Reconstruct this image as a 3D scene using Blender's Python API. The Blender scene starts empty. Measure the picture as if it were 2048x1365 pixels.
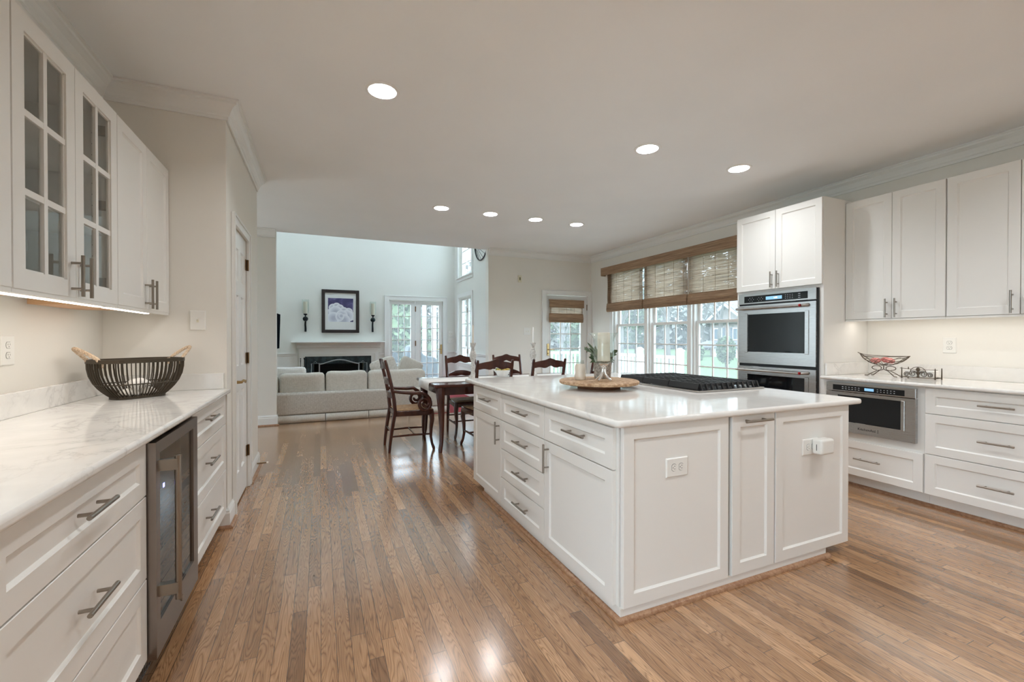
import bpy, bmesh, math, random
from mathutils import Vector, Matrix
sc = bpy.context.scene
col = sc.collection
R = math.radians
PI = math.pi
random.seed(7)

# ---------------------------------------------------------------- camera, world, exposure
cam_d = bpy.data.cameras.new('camera'); cam = bpy.data.objects.new('camera', cam_d); col.objects.link(cam)
cam_d.sensor_width = 36.0; cam_d.lens = 876.0/2048*36; cam_d.clip_start = 0.02; cam_d.clip_end = 300
cam.location = (0, 0, 1.247)
cam.rotation_euler = (R(90) - math.atan(6.5/876), 0, -math.atan(384/876))
sc.camera = cam
world = bpy.data.worlds.new('overcast_sky'); sc.world = world; world.use_nodes = True
WN = world.node_tree.nodes; WL = world.node_tree.links
bg = WN['Background']; bg.inputs['Strength'].default_value = 5.0
bg.inputs['Color'].default_value = (0.71, 0.865, 1.0, 1)
sc.view_settings.view_transform = 'Standard'; sc.view_settings.look = 'None'
sc.view_settings.gamma = 1.0; sc.view_settings.use_curve_mapping = False
sc.view_settings.exposure = 0.97
cy = sc.cycles
cy.use_denoising = True
try:
    cy.denoiser = 'OPENIMAGEDENOISE'; cy.denoising_input_passes = 'RGB_ALBEDO_NORMAL'
except Exception:
    pass
cy.max_bounces = 10; cy.diffuse_bounces = 6; cy.glossy_bounces = 5; cy.transmission_bounces = 8
cy.transparent_max_bounces = 24; cy.sample_clamp_indirect = 6.0
cy.caustics_reflective = False; cy.caustics_refractive = False

LAMP_W = 7.0          # each recessed lamp
STRIP_W = 0.52          # per metre of under-cabinet strip
LAMP_C = (0.93, 0.97, 1.0)
STRIP_C = (1.0, 0.975, 0.94)

# ---------------------------------------------------------------- materials
def mat(name, colr, rough=0.5, metal=0.0, coat=0.0, emis=None, estr=0.0, spec=0.5, trans=0.0, ior=1.45):
    m = bpy.data.materials.new(name); m.use_nodes = True
    b = m.node_tree.nodes['Principled BSDF']
    b.inputs['Base Color'].default_value = (*colr, 1); b.inputs['Roughness'].default_value = rough
    b.inputs['Metallic'].default_value = metal; b.inputs['Coat Weight'].default_value = coat
    b.inputs['Specular IOR Level'].default_value = spec; b.inputs['IOR'].default_value = ior
    b.inputs['Transmission Weight'].default_value = trans
    if emis:
        b.inputs['Emission Color'].default_value = (*emis, 1); b.inputs['Emission Strength'].default_value = estr
    return m

class NT:
    """tiny node helper"""
    def __init__(s, m): s.t = m.node_tree; s.n = s.t.nodes; s.l = s.t.links
    def node(s, typ, **kw):
        n = s.n.new(typ)
        for k, v in kw.items():
            if k.startswith('i_'):
                n.inputs[k[2:].replace('_', ' ')].default_value = v
            else: setattr(n, k, v)
        return n
    def link(s, a, b): s.l.new(a, b)
    def math(s, op, a, b=None, c=None):
        n = s.n.new('ShaderNodeMath'); n.operation = op
        for i, v in enumerate((a, b, c)):
            if v is None: continue
            if hasattr(v, 'is_output'): s.l.new(v, n.inputs[i])
            else: n.inputs[i].default_value = v
        return n.outputs[0]
    def ramp(s, fac, stops):
        n = s.n.new('ShaderNodeValToRGB'); e = n.color_ramp.elements
        while len(e) < len(stops): e.new(0.5)
        for i, (p, c) in enumerate(stops): e[i].position = p; e[i].color = (*c, 1)
        s.l.new(fac, n.inputs[0]); return n.outputs[0]
    def comb(s, x, y, z):
        n = s.n.new('ShaderNodeCombineXYZ')
        for i, v in enumerate((x, y, z)):
            if hasattr(v, 'is_output'): s.l.new(v, n.inputs[i])
            else: n.inputs[i].default_value = v
        return n.outputs[0]
    def noise(s, vec, scale, detail=3, rough=0.5, dist=0.0):
        n = s.n.new('ShaderNodeTexNoise'); n.inputs['Scale'].default_value = scale
        n.inputs['Detail'].default_value = detail; n.inputs['Roughness'].default_value = rough; n.inputs['Distortion'].default_value = dist
        if vec is not None: s.l.new(vec, n.inputs['Vector'])
        return n.outputs['Fac']
    def mix(s, fac, a, b, mode='MIX'):
        n = s.n.new('ShaderNodeMix'); n.data_type = 'RGBA'; n.blend_type = mode
        for i, v in ((0, fac), (6, a), (7, b)):
            if hasattr(v, 'is_output'): s.l.new(v, n.inputs[i])
            elif i == 0: n.inputs[0].default_value = v
            else: n.inputs[i].default_value = (*v, 1)
        return n.outputs[2]
    def pos(s):
        g = s.n.new('ShaderNodeNewGeometry'); x = s.n.new('ShaderNodeSeparateXYZ'); s.l.new(g.outputs['Position'], x.inputs[0])
        return g.outputs['Position'], x.outputs[0], x.outputs[1], x.outputs[2]
    def objc(s):
        g = s.n.new('ShaderNodeTexCoord'); x = s.n.new('ShaderNodeSeparateXYZ'); s.l.new(g.outputs['Object'], x.inputs[0])
        return g.outputs['Object'], x.outputs[0], x.outputs[1], x.outputs[2]
    def bsdf(s): return s.n['Principled BSDF']
    def bump(s, h, strength=0.2, dist=0.002):
        n = s.n.new('ShaderNodeBump'); n.inputs['Strength'].default_value = strength; n.inputs['Distance'].default_value = dist
        s.l.new(h, n.inputs['Height']); s.l.new(n.outputs[0], s.bsdf().inputs['Normal'])

def painted(name, c, rough=0.6, amt=0.015):
    m = mat(name, c, rough); t = NT(m); p, x, y, z = t.pos()
    n = t.noise(p, 1.3, 2)
    lo = tuple(v*(1-amt) for v in c); hi = tuple(min(1, v*(1+amt)) for v in c)
    t.link(t.ramp(n, [(0.35, lo), (0.65, hi)]), t.bsdf().inputs['Base Color'])
    return m

M_wall = painted('cream_wall_paint', (0.80, 0.775, 0.72), 0.6)
M_ceil = painted('ceiling_paint', (0.90, 0.91, 0.915), 0.7)
M_trim = painted('white_trim_paint', (0.82, 0.82, 0.80), 0.32)
M_cab = painted('white_cabinet_paint', (0.80, 0.785, 0.75), 0.33)
M_cabin = painted('cabinet_interior', (0.74, 0.73, 0.70), 0.5)
M_famwall = painted('pale_family_wall_paint', (0.80, 0.80, 0.755), 0.6)
M_maple = painted('bare_maple_wood', (0.66, 0.40, 0.22), 0.5, 0.06)

def wood_floor():
    m = mat('oak_plank_floor', (0.3, 0.17, 0.09), 0.3); t = NT(m); p, x, y, z = t.pos()
    w = 0.0572
    xs = t.math('DIVIDE', x, w); row = t.math('FLOOR', xs); fx = t.math('FRACT', xs)
    wn = t.node('ShaderNodeTexWhiteNoise', noise_dimensions='1D'); t.link(row, wn.inputs['W'])
    off = t.math('MULTIPLY', wn.outputs['Value'], 9.0)
    ys = t.math('ADD', t.math('DIVIDE', y, 0.95), off); cl = t.math('FLOOR', ys); fy = t.math('FRACT', ys)
    w2 = t.node('ShaderNodeTexWhiteNoise', noise_dimensions='2D'); t.link(t.comb(row, cl, 0), w2.inputs['Vector'])
    rnd = w2.outputs['Value']
    base = t.ramp(rnd, [(0.0, (0.245, 0.127, 0.060)), (0.2, (0.345, 0.188, 0.092)), (0.55, (0.405, 0.224, 0.112)), (0.85, (0.475, 0.270, 0.139)), (1.0, (0.585, 0.354, 0.195))])
    o = t.math('MULTIPLY', rnd, 57.0)
    v1 = t.comb(t.math('ADD', t.math('MULTIPLY', x, 16.0), o), t.math('MULTIPLY', y, 1.5), o)
    n1 = t.noise(v1, 1.0, 2, 0.45, 0.35)
    g = t.math('FRACT', t.math('MULTIPLY', n1, 26.0))
    g = t.math('ABSOLUTE', t.math('SUBTRACT', g, 0.5))          # 0..0.5 contour lines
    v2 = t.comb(t.math('MULTIPLY', x, 420.0), t.math('MULTIPLY', y, 9.0), o)
    n2 = t.noise(v2, 1.0, 2, 0.6)
    dark = t.ramp(g, [(0.0, (0.48, 0.42, 0.37)), (0.16, (0.86, 0.84, 0.81)), (0.5, (1.12, 1.11, 1.10))])
    fine = t.ramp(n2, [(0.3, (0.74, 0.70, 0.66)), (0.65, (1.12, 1.12, 1.12))])
    c = t.mix(0.85, base, dark, 'MULTIPLY'); c = t.mix(0.8, c, fine, 'MULTIPLY')
    gx = t.math('MINIMUM', fx, t.math('SUBTRACT', 1.0, fx)); gy = t.math('MINIMUM', fy, t.math('SUBTRACT', 1.0, fy))
    gap = t.math('MINIMUM', t.math('MULTIPLY', gx, w), t.math('MULTIPLY', gy, 0.95))
    gm = t.math('LESS_THAN', gap, 0.0011)
    c = t.mix(t.math('MULTIPLY', gm, 0.75), c, (0.035, 0.017, 0.009))
    b = t.bsdf(); t.link(c, b.inputs['Base Color'])
    rr = t.math('ADD', 0.20, t.math('MULTIPLY', n2, 0.10)); t.link(rr, b.inputs['Roughness'])
    b.inputs['Specular IOR Level'].default_value = 0.5; b.inputs['Coat Weight'].default_value = 1.0; b.inputs['Coat Roughness'].default_value = 0.17; b.inputs['Coat IOR'].default_value = 1.62
    t.bump(t.math('SUBTRACT', t.math('MULTIPLY', n2, 0.15), t.math('MULTIPLY', gm, 1.0)), 0.15, 0.001)
    return m
M_floor = wood_floor()

def quartz():
    m = mat('white_quartz', (0.80, 0.77, 0.72), 0.1); t = NT(m); p, x, y, z = t.pos()
    n1 = t.noise(p, 2.2, 6, 0.62, 1.4); v = t.math('ABSOLUTE', t.math('SUBTRACT', n1, 0.5))
    veins = t.ramp(v, [(0.0, (0.64, 0.62, 0.59)), (0.010, (0.75, 0.73, 0.70)), (0.04, (0.81, 0.79, 0.755)), (0.3, (0.83, 0.81, 0.78))])
    n2 = t.noise(p, 9.0, 4, 0.6); cl = t.ramp(n2, [(0.3, (0.94, 0.94, 0.94)), (0.7, (1.02, 1.02, 1.02))])
    n3 = t.noise(p, 0.9, 3, 0.5); msk = t.ramp(n3, [(0.47, (0, 0, 0)), (0.62, (1, 1, 1))])
    c = t.mix(msk, (0.82, 0.80, 0.765), veins); c = t.mix(1.0, c, cl, 'MULTIPLY')
    t.link(c, t.bsdf().inputs['Base Color']); t.bsdf().inputs['Roughness'].default_value = 0.09
    return m
M_quartz = quartz()

def steel(name, c, r, vertical=False):
    m = mat(name, c, r, 1.0); t = NT(m); p, x, y, z = t.pos()
    v = t.comb(t.math('MULTIPLY', x, 6), t.math('MULTIPLY', y, 6), t.math('MULTIPLY', z, 700)) if not vertical else t.comb(t.math('MULTIPLY', x, 700), t.math('MULTIPLY', y, 700), t.math('MULTIPLY', z, 6))
    n = t.noise(v, 1.0, 2)
    t.link(t.math('ADD', r-0.05, t.math('MULTIPLY', n, 0.12)), t.bsdf().inputs['Roughness'])
    t.bsdf().inputs['Anisotropic'].default_value = 0.5
    return m
M_steel = steel('brushed_stainless', (0.50, 0.49, 0.475), 0.25)
M_nickel = steel('brushed_nickel', (0.34, 0.305, 0.265), 0.30, True)
M_dsteel = steel('dark_stainless', (0.34, 0.31, 0.29), 0.33)
M_black = mat('black_plastic', (0.012, 0.012, 0.013), 0.4)
M_bglass = mat('black_glass', (0.006, 0.008, 0.010), 0.04, spec=0.6)
M_iron = mat('cast_iron', (0.018, 0.018, 0.019), 0.45)
M_blackgap = mat('dark_gap', (0.01, 0.009, 0.008), 0.8)
M_white = mat('white_plastic', (0.82, 0.81, 0.77), 0.3)
M_slot = mat('outlet_slot', (0.03, 0.03, 0.03), 0.6)
M_ivory = mat('ivory_plastic', (0.74, 0.70, 0.55), 0.4)
M_brass = mat('antique_brass', (0.50, 0.34, 0.15), 0.3, 1.0)
M_bronze = mat('dark_bronze_hinge', (0.20, 0.12, 0.06), 0.4, 0.9)
M_lens = mat('lamp_lens', (1, 1, 1), 0.5, emis=(1.0, 0.95, 0.87), estr=7.0)
M_can = mat('white_reflector', (0.86, 0.85, 0.83), 0.35, emis=None)
M_led = mat('led_strip_lens', (1, 1, 1), 0.5, emis=(1.0, 0.90, 0.78), estr=6.0)

def clear_pane(name, tint=(0.97, 0.985, 0.98), haze=0.0):
    m = bpy.data.materials.new(name); m.use_nodes = True; t = NT(m); t.n.remove(t.n['Principled BSDF'])
    out = t.n['Material Output']
    tr = t.node('ShaderNodeBsdfTransparent'); tr.inputs[0].default_value = (*tint, 1)
    gl = t.node('ShaderNodeBsdfGlossy'); gl.inputs['Roughness'].default_value = 0.0; gl.inputs[0].default_value = (1, 1, 1, 1)
    lw = t.node('ShaderNodeLayerWeight'); lw.inputs['Blend'].default_value = 0.5
    fr = t.math('ADD', 0.05, t.math('MULTIPLY', 0.9, t.math('POWER', lw.outputs['Facing'], 5.0)))
    mx = t.node('ShaderNodeMixShader'); t.link(fr, mx.inputs[0]); t.link(tr.outputs[0], mx.inputs[1]); t.link(gl.outputs[0], mx.inputs[2])
    last = mx
    if haze > 0:
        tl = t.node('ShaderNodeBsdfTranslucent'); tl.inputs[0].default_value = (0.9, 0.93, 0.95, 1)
        m2 = t.node('ShaderNodeMixShader'); m2.inputs[0].default_value = haze
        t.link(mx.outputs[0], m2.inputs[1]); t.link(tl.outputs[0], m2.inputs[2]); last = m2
    t.link(last.outputs[0], out.inputs[0])
    return m
M_pane = clear_pane('window_pane', (0.66, 0.68, 0.68), haze=0.10); M_paneclear = clear_pane('clear_window_pane')  # white translucent share puts haze into the visible panes; tint dims the view
M_cabglass = clear_pane('cabinet_glass', (0.93, 0.95, 0.94))
M_clearglass = clear_pane('clear_glass', (0.95, 0.97, 0.96))
M_smoke = clear_pane('tinted_cooler_glass', (0.05, 0.055, 0.058))

def cherry():
    m = mat('dark_cherry_wood', (0.055, 0.014, 0.010), 0.22, coat=0.3); t = NT(m); p, x, y, z = t.objc()
    n = t.noise(t.comb(t.math('MULTIPLY', x, 14), t.math('MULTIPLY', y, 14), t.math('MULTIPLY', z, 3)), 1.0, 4, 0.6, 0.6)
    t.link(t.ramp(n, [(0.3, (0.035, 0.009, 0.007)), (0.7, (0.085, 0.024, 0.014))]), t.bsdf().inputs['Base Color'])
    return m
M_cherry = cherry()
def rush():
    m = mat('woven_rush', (0.36, 0.22, 0.11), 0.7); t = NT(m); p, x, y, z = t.objc()
    ax = t.math('ABSOLUTE', x); ay = t.math('ABSOLUTE', y); mxv = t.math('MAXIMUM', ax, ay)
    s = t.math('SINE', t.math('MULTIPLY', mxv, 620.0)); n = t.noise(p, 30, 3)
    c = t.ramp(n, [(0.3, (0.25, 0.13, 0.06)), (0.7, (0.48, 0.31, 0.16))])
    c = t.mix(t.math('MULTIPLY', t.math('GREATER_THAN', s, 0.2), 0.25), c, (0.18, 0.10, 0.05))
    t.link(c, t.bsdf().inputs['Base Color']); t.bump(s, 0.4, 0.002); return m
M_rush = rush()
def linen(name, a, b, sc_=240.0):
    m = mat(name, a, 0.9); t = NT(m); p, x, y, z = t.pos()
    sx = t.math('SINE', t.math('MULTIPLY', x, sc_)); sz = t.math('SINE', t.math('MULTIPLY', z, sc_))
    n = t.noise(t.comb(t.math('MULTIPLY', x, 30), t.math('MULTIPLY', y, 10), t.math('MULTIPLY', z, 160)), 1.0, 2)
    n2 = t.noise(t.comb(t.math('MULTIPLY', x, 160), t.math('MULTIPLY', y, 10), t.math('MULTIPLY', z, 30)), 1.0, 2)
    f = t.math('ADD', t.math('MULTIPLY', n, 0.5), t.math('MULTIPLY', n2, 0.5))
    t.link(t.ramp(f, [(0.38, a), (0.62, b)]), t.bsdf().inputs['Base Color'])
    t.bump(t.math('ADD', sx, sz), 0.15, 0.001); return m
M_linen = linen('oatmeal_linen', (0.43, 0.40, 0.355), (0.60, 0.57, 0.52))
M_linenl = linen('cream_linen', (0.58, 0.55, 0.49), (0.70, 0.67, 0.61))
M_cloth = linen('white_table_linen', (0.78, 0.77, 0.74), (0.86, 0.85, 0.82))

def bamboo(name, panel):
    m = bpy.data.materials.new(name); m.use_nodes = True; t = NT(m); b = t.bsdf(); out = t.n['Material Output']
    p, x, y, z = t.pos()
    h = t.math('ADD', x, y)
    hy = t.math('MULTIPLY', h, 2.0); hz = t.math('MULTIPLY', z, 95.0)
    n = t.noise(t.comb(hy, hz, 0.0), 1.0, 3, 0.65)
    n2 = t.noise(t.comb(t.math('MULTIPLY', h, 5.0), t.math('MULTIPLY', z, 120.0), 3.0), 1.0, 2, 0.6)
    c = t.ramp(n, [(0.30, (0.17, 0.098, 0.052)), (0.5, (0.33, 0.205, 0.118)), (0.70, (0.48, 0.33, 0.21))])
    c = t.mix(0.5, c, t.ramp(n2, [(0.35, (0.55, 0.5, 0.45)), (0.6, (1.1, 1.1, 1.1))]), 'MULTIPLY')
    b.inputs['Roughness'].default_value = 0.7
    t.link(c, b.inputs['Base Color'])
    if panel:
        tl = t.node('ShaderNodeBsdfTranslucent'); t.link(t.ramp(n, [(0.32, (0.15, 0.10, 0.065)), (0.66, (0.44, 0.35, 0.265))]), tl.inputs[0])
        tp = t.node('ShaderNodeBsdfTransparent'); tp.inputs[0].default_value = (1, 1, 1, 1)
        m1 = t.node('ShaderNodeMixShader'); m1.inputs[0].default_value = 0.62
        t.link(b.outputs[0], m1.inputs[1]); t.link(tl.outputs[0], m1.inputs[2])
        holes = t.ramp(n2, [(0.56, (0, 0, 0)), (0.66, (1, 1, 1))])
        hm = t.math('MULTIPLY', holes, 0.42)
        m2 = t.node('ShaderNodeMixShader'); t.link(hm, m2.inputs[0]); t.link(m1.outputs[0], m2.inputs[1]); t.link(tp.outputs[0], m2.inputs[2])
        t.link(m2.outputs[0], out.inputs[0])
    return m
M_bam = bamboo('woven_bamboo', False); M_bamp = bamboo('sheer_bamboo_weave', True)

def speckle(name, a, b, sc_, rough=0.7):
    m = mat(name, a, rough); t = NT(m); p, x, y, z = t.pos(); n = t.noise(p, sc_, 4, 0.7)
    t.link(t.ramp(n, [(0.4, a), (0.62, b)]), t.bsdf().inputs['Base Color']); t.bump(n, 0.2, 0.002); return m
M_carpet = speckle('red_carpet', (0.26, 0.022, 0.03), (0.36, 0.045, 0.055), 90, 0.95)
M_lawn = speckle('spring_lawn', (0.055, 0.10, 0.035), (0.085, 0.14, 0.05), 3.0, 0.9)
M_susan = speckle('worn_round_wood', (0.30, 0.17, 0.085), (0.58, 0.40, 0.25), 38, 0.55)
M_susanb = mat('brown_turntable_base', (0.17, 0.075, 0.035), 0.4)
M_stonepot = speckle('grey_stone_pot', (0.22, 0.20, 0.17), (0.50, 0.46, 0.41), 70, 0.8)
M_candle = mat('ivory_wax', (0.78, 0.71, 0.60), 0.45)
M_candle.node_tree.nodes['Principled BSDF'].inputs['Subsurface Weight'].default_value = 0.0
M_jar = mat('milky_cream_jar', (0.72, 0.66, 0.57), 0.2, coat=0.4)
M_silver = mat('polished_silver_glass', (0.80, 0.80, 0.78), 0.08, 0.75)
M_leaf = speckle('eucalyptus_leaf', (0.055, 0.095, 0.045), (0.13, 0.18, 0.09), 40, 0.5)
M_bwire = mat('dark_bronze_wire', (0.085, 0.062, 0.042), 0.45, 0.6)
M_bask = mat('dark_metal_slats', (0.070, 0.055, 0.038), 0.42, 0.4)
M_rope = speckle('natural_rope', (0.50, 0.36, 0.24), (0.72, 0.58, 0.44), 160, 0.9)
M_paper = mat('white_paper_napkin', (0.83, 0.80, 0.75), 0.9)
M_rose = speckle('dusty_pink_fabric', (0.45, 0.13, 0.12), (0.72, 0.33, 0.29), 60, 0.9)
M_pipe = mat('sconce_black_iron', (0.012, 0.02, 0.022), 0.35, 0.5)
M_pic = mat('ebony_picture_frame', (0.028, 0.022, 0.022), 0.3)
M_mat = mat('white_picture_mat', (0.80, 0.80, 0.79), 0.8)
M_fbox = speckle('slate_fireplace_surround', (0.010, 0.022, 0.030), (0.045, 0.075, 0.085), 9, 0.35)
M_soot = mat('sooty_firebox', (0.010, 0.010, 0.012), 0.9)
M_fscr = mat('pewter_fire_screen', (0.30, 0.32, 0.33), 0.4, 0.7)
M_deck = speckle('weathered_deck', (0.40, 0.39, 0.38), (0.50, 0.49, 0.47), 12, 0.8)
M_vinyl = mat('white_vinyl_rail', (0.82, 0.83, 0.84), 0.45)
M_brick = speckle('pale_brick', (0.26, 0.21, 0.19), (0.32, 0.27, 0.24), 6, 0.9)
M_siding = painted('pale_siding', (0.60, 0.60, 0.58), 0.7)
M_roof = speckle('grey_shingle', (0.13, 0.13, 0.14), (0.18, 0.18, 0.19), 4, 0.9)
M_bark = speckle('grey_bark', (0.09, 0.08, 0.07), (0.15, 0.135, 0.12), 12, 0.9)
M_fol1 = speckle('spring_foliage', (0.06, 0.10, 0.04), (0.12, 0.17, 0.08), 6, 0.8)
M_fol2 = speckle('evergreen_foliage', (0.025, 0.05, 0.03), (0.06, 0.095, 0.06), 6, 0.8)
M_fol3 = speckle('grey_budding_twigs', (0.17, 0.17, 0.155), (0.26, 0.255, 0.225), 6, 0.9)  # tone lightened to make the distant woods look hazy
M_cover = mat('dark_grill_cover', (0.030, 0.045, 0.055), 0.6)
M_disp = mat('lit_display', (0.1, 0.2, 0.3), 0.3, emis=(0.25, 0.50, 0.75), estr=0.55)
M_mark = mat('panel_marking', (0.55, 0.57, 0.60), 0.5)
M_logo = mat('dark_logo_print', (0.02, 0.02, 0.022), 0.5)
M_red = mat('red_medallion', (0.38, 0.02, 0.02), 0.3)
M_oak = speckle('oak_shoe_moulding', (0.28, 0.14, 0.075), (0.42, 0.25, 0.15), 45, 0.35)
M_bluel = mat('blue_led', (0.1, 0.1, 0.4), 0.4, emis=(0.25, 0.25, 1.0), estr=2.5)
M_gold = mat('popcorn_snack', (0.60, 0.45, 0.14), 0.8)
M_greenp = mat('green_pasta', (0.16, 0.20, 0.05), 0.8)
M_ceramic = mat('white_ceramic', (0.84, 0.83, 0.81), 0.18)
M_shabby = speckle('distressed_white_wood', (0.50, 0.47, 0.43), (0.78, 0.76, 0.72), 55, 0.7)
M_tv = mat('black_television', (0.008, 0.009, 0.012), 0.9, spec=0.0)

# ---------------------------------------------------------------- mesh helpers
WORLD = {}
def wm(o): return WORLD.get(o.name, Matrix())

class MB:
    def __init__(s): s.v = []; s.f = []
    def add(s, vs, fs):
        k = len(s.v); s.v += [tuple(v) for v in vs]; s.f += [tuple(i+k for i in f) for f in fs]; return s
    def box(s, x0, x1, y0, y1, z0, z1):
        return s.add([(x0,y0,z0),(x1,y0,z0),(x1,y1,z0),(x0,y1,z0),(x0,y0,z1),(x1,y0,z1),(x1,y1,z1),(x0,y1,z1)],
                     [(0,3,2,1),(4,5,6,7),(0,1,5,4),(1,2,6,5),(2,3,7,6),(3,0,4,7)])
    def hexa(s, b, t):
        return s.add(list(b)+list(t), [(0,3,2,1),(4,5,6,7),(0,1,5,4),(1,2,6,5),(2,3,7,6),(3,0,4,7)])
    def tube(s, pts, r, n=8, closed=False, caps=True, flat=None):
        P = [Vector(p) for p in pts]; m = len(P); rs = r if isinstance(r, (list, tuple)) else [r]*m
        vs = []; prev = None
        for i in range(m):
            if closed: d = P[(i+1) % m]-P[i-1]
            else: d = P[min(i+1, m-1)]-P[max(i-1, 0)]
            if d.length < 1e-9: d = Vector((0,0,1))
            d.normalize()
            if prev is None:
                a = Vector((0,0,1)) if abs(d.z) < 0.9 else Vector((1,0,0))
                u = d.cross(a).normalized()
            else:
                u = prev - d*prev.dot(d)
                u = u.normalized() if u.length > 1e-6 else d.cross(Vector((0,0,1))).normalized()
            prev = u; w = d.cross(u)
            for k in range(n):
                an = 2*PI*k/n
                vs.append(P[i] + u*math.cos(an)*rs[i]*(flat or 1) + w*math.sin(an)*rs[i])
        fs = []
        for i in range(m if closed else m-1):
            j = (i+1) % m
            for k in range(n): fs.append((i*n+k, i*n+(k+1)%n, j*n+(k+1)%n, j*n+k))
        if caps and not closed:
            fs.append(tuple(range(n-1,-1,-1))); fs.append(tuple((m-1)*n+k for k in range(n)))
        return s.add(vs, fs)
    def cyl(s, a, b, r, r2=None, n=16): return s.tube([a, b], [r, r if r2 is None else r2], n)
    def lathe(s, prof, cx, cy, n=32, cap0=True, cap1=True):
        vs = []; fs = []; m = len(prof)
        for r, z in prof:
            for k in range(n): vs.append((cx+r*math.cos(2*PI*k/n), cy+r*math.sin(2*PI*k/n), z))
        for i in range(m-1):
            for k in range(n): fs.append((i*n+k, i*n+(k+1)%n, (i+1)*n+(k+1)%n, (i+1)*n+k))
        if cap0: fs.append(tuple(range(n-1,-1,-1)))
        if cap1: fs.append(tuple((m-1)*n+k for k in range(n)))
        return s.add(vs, fs)
    def sphere(s, c, rx, ry=None, rz=None, n=12, m=8):
        ry = ry or rx; rz = rz or rx; vs = []; fs = []
        for i in range(m+1):
            t = PI*i/m
            for k in range(n): vs.append((c[0]+rx*math.sin(t)*math.cos(2*PI*k/n), c[1]+ry*math.sin(t)*math.sin(2*PI*k/n), c[2]-rz*math.cos(t)))
        for i in range(m):
            for k in range(n): fs.append((i*n+k, i*n+(k+1)%n, (i+1)*n+(k+1)%n, (i+1)*n+k))
        return s.add(vs, fs)
    def prism(s, poly, fn, a, b):
        """poly: 2D points; fn(u,v,t) -> 3D; extruded t=a..b"""
        n = len(poly); vs = [fn(u, v, a) for u, v in poly]+[fn(u, v, b) for u, v in poly]
        fs = [tuple(range(n-1,-1,-1)), tuple(range(n, 2*n))]+[(i, (i+1)%n, n+(i+1)%n, n+i) for i in range(n)]
        return s.add(vs, fs)
    def sweep(s, prof, path, side=1, closed_prof=True):
        """prof: (d,z) outline; path: 2D polyline; d is measured to the `side` (1 = right of travel) with mitred corners"""
        P = [Vector(p) for p in path]; m = len(P); N = []
        for i in range(m-1):
            d = (P[i+1]-P[i]).normalized(); N.append(Vector((d.y, -d.x))*side)
        vs = []; k = len(prof)
        for i in range(m):
            if i == 0: o = N[0]
            elif i == m-1: o = N[-1]
            else:
                b = (N[i-1]+N[i]); o = b/(b.dot(N[i]))
            for d, z in prof:
                q = P[i]+o*d; vs.append((q.x, q.y, z))
        fs = []
        for i in range(m-1):
            for j in range(k): fs.append((i*k+j, i*k+(j+1)%k, (i+1)*k+(j+1)%k, (i+1)*k+j))
        fs.append(tuple(range(k-1,-1,-1))); fs.append(tuple((m-1)*k+j for j in range(k)))
        return s.add(vs, fs)
    def grid(s, fn, nu, nv, closed_u=False):
        vs = [fn(i/nu, j/nv) for j in range(nv+1) for i in range(nu+1)]
        fs = [(j*(nu+1)+i, j*(nu+1)+i+1, (j+1)*(nu+1)+i+1, (j+1)*(nu+1)+i) for j in range(nv) for i in range(nu)]
        return s.add(vs, fs)
    def shaker(s, F, w, h, th=0.02, rail=0.057, rec=0.009, slope=0.008):
        """F(u,v,n): u along, v up, n out; back at n=0"""
        r, q = rail, rail+slope
        def ring(a, n): return [F(a,a,n), F(w-a,a,n), F(w-a,h-a,n), F(a,h-a,n)]
        e = 0.0015
        vs = ring(0,0)+ring(0,th-e)+ring(e,th)+ring(r,th)+ring(r+0.0015,th-0.003)+ring(q,th-rec)
        fs = [(3,2,1,0)]
        for a in range(5):
            for k in range(4): fs.append((a*4+k, a*4+(k+1)%4, (a+1)*4+(k+1)%4, (a+1)*4+k))
        fs.append((20,21,22,23))
        return s.add(vs, fs)
    def obj(s, name, m, parent=None, smooth=False, bevel=0, seg=2, kind=None, label=None, cat=None, group=None, solid=0, angle=40, recalc=True):
        me = bpy.data.meshes.new(name)
        vs = s.v
        if parent is not None:
            inv = wm(parent).inverted(); vs = [inv @ Vector(v) for v in vs]
        me.from_pydata([tuple(v) for v in vs], [], s.f)
        if recalc:
            b = bmesh.new(); b.from_mesh(me); bmesh.ops.recalc_face_normals(b, faces=b.faces); b.to_mesh(me); b.free()
        if smooth:
            for p in me.polygons: p.use_smooth = True
            me.set_sharp_from_angle(angle=R(angle))
        o = bpy.data.objects.new(name, me); col.objects.link(o)
        if m is not None: me.materials.append(m)
        if parent is not None: o.parent = parent; WORLD[o.name] = wm(parent).copy()
        else: WORLD[o.name] = Matrix()
        if solid:
            d = o.modifiers.new('solid', 'SOLIDIFY'); d.thickness = solid; d.offset = 0
        if bevel:
            d = o.modifiers.new('bevel', 'BEVEL'); d.width = bevel; d.segments = seg; d.limit_method = 'ANGLE'; d.angle_limit = R(35)
        if kind: o['kind'] = kind
        if label: o['label'] = label
        if cat: o['category'] = cat
        if group: o['group'] = group
        return o

def thing(name, label=None, cat=None, loc=(0,0,0), group=None, kind=None):
    o = bpy.data.objects.new(name, None); col.objects.link(o); o.location = loc; o.empty_display_size = 0.1
    WORLD[o.name] = Matrix.Translation(Vector(loc))
    if label: o['label'] = label
    if cat: o['category'] = cat
    if group: o['group'] = group
    if kind: o['kind'] = kind
    return o

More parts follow.
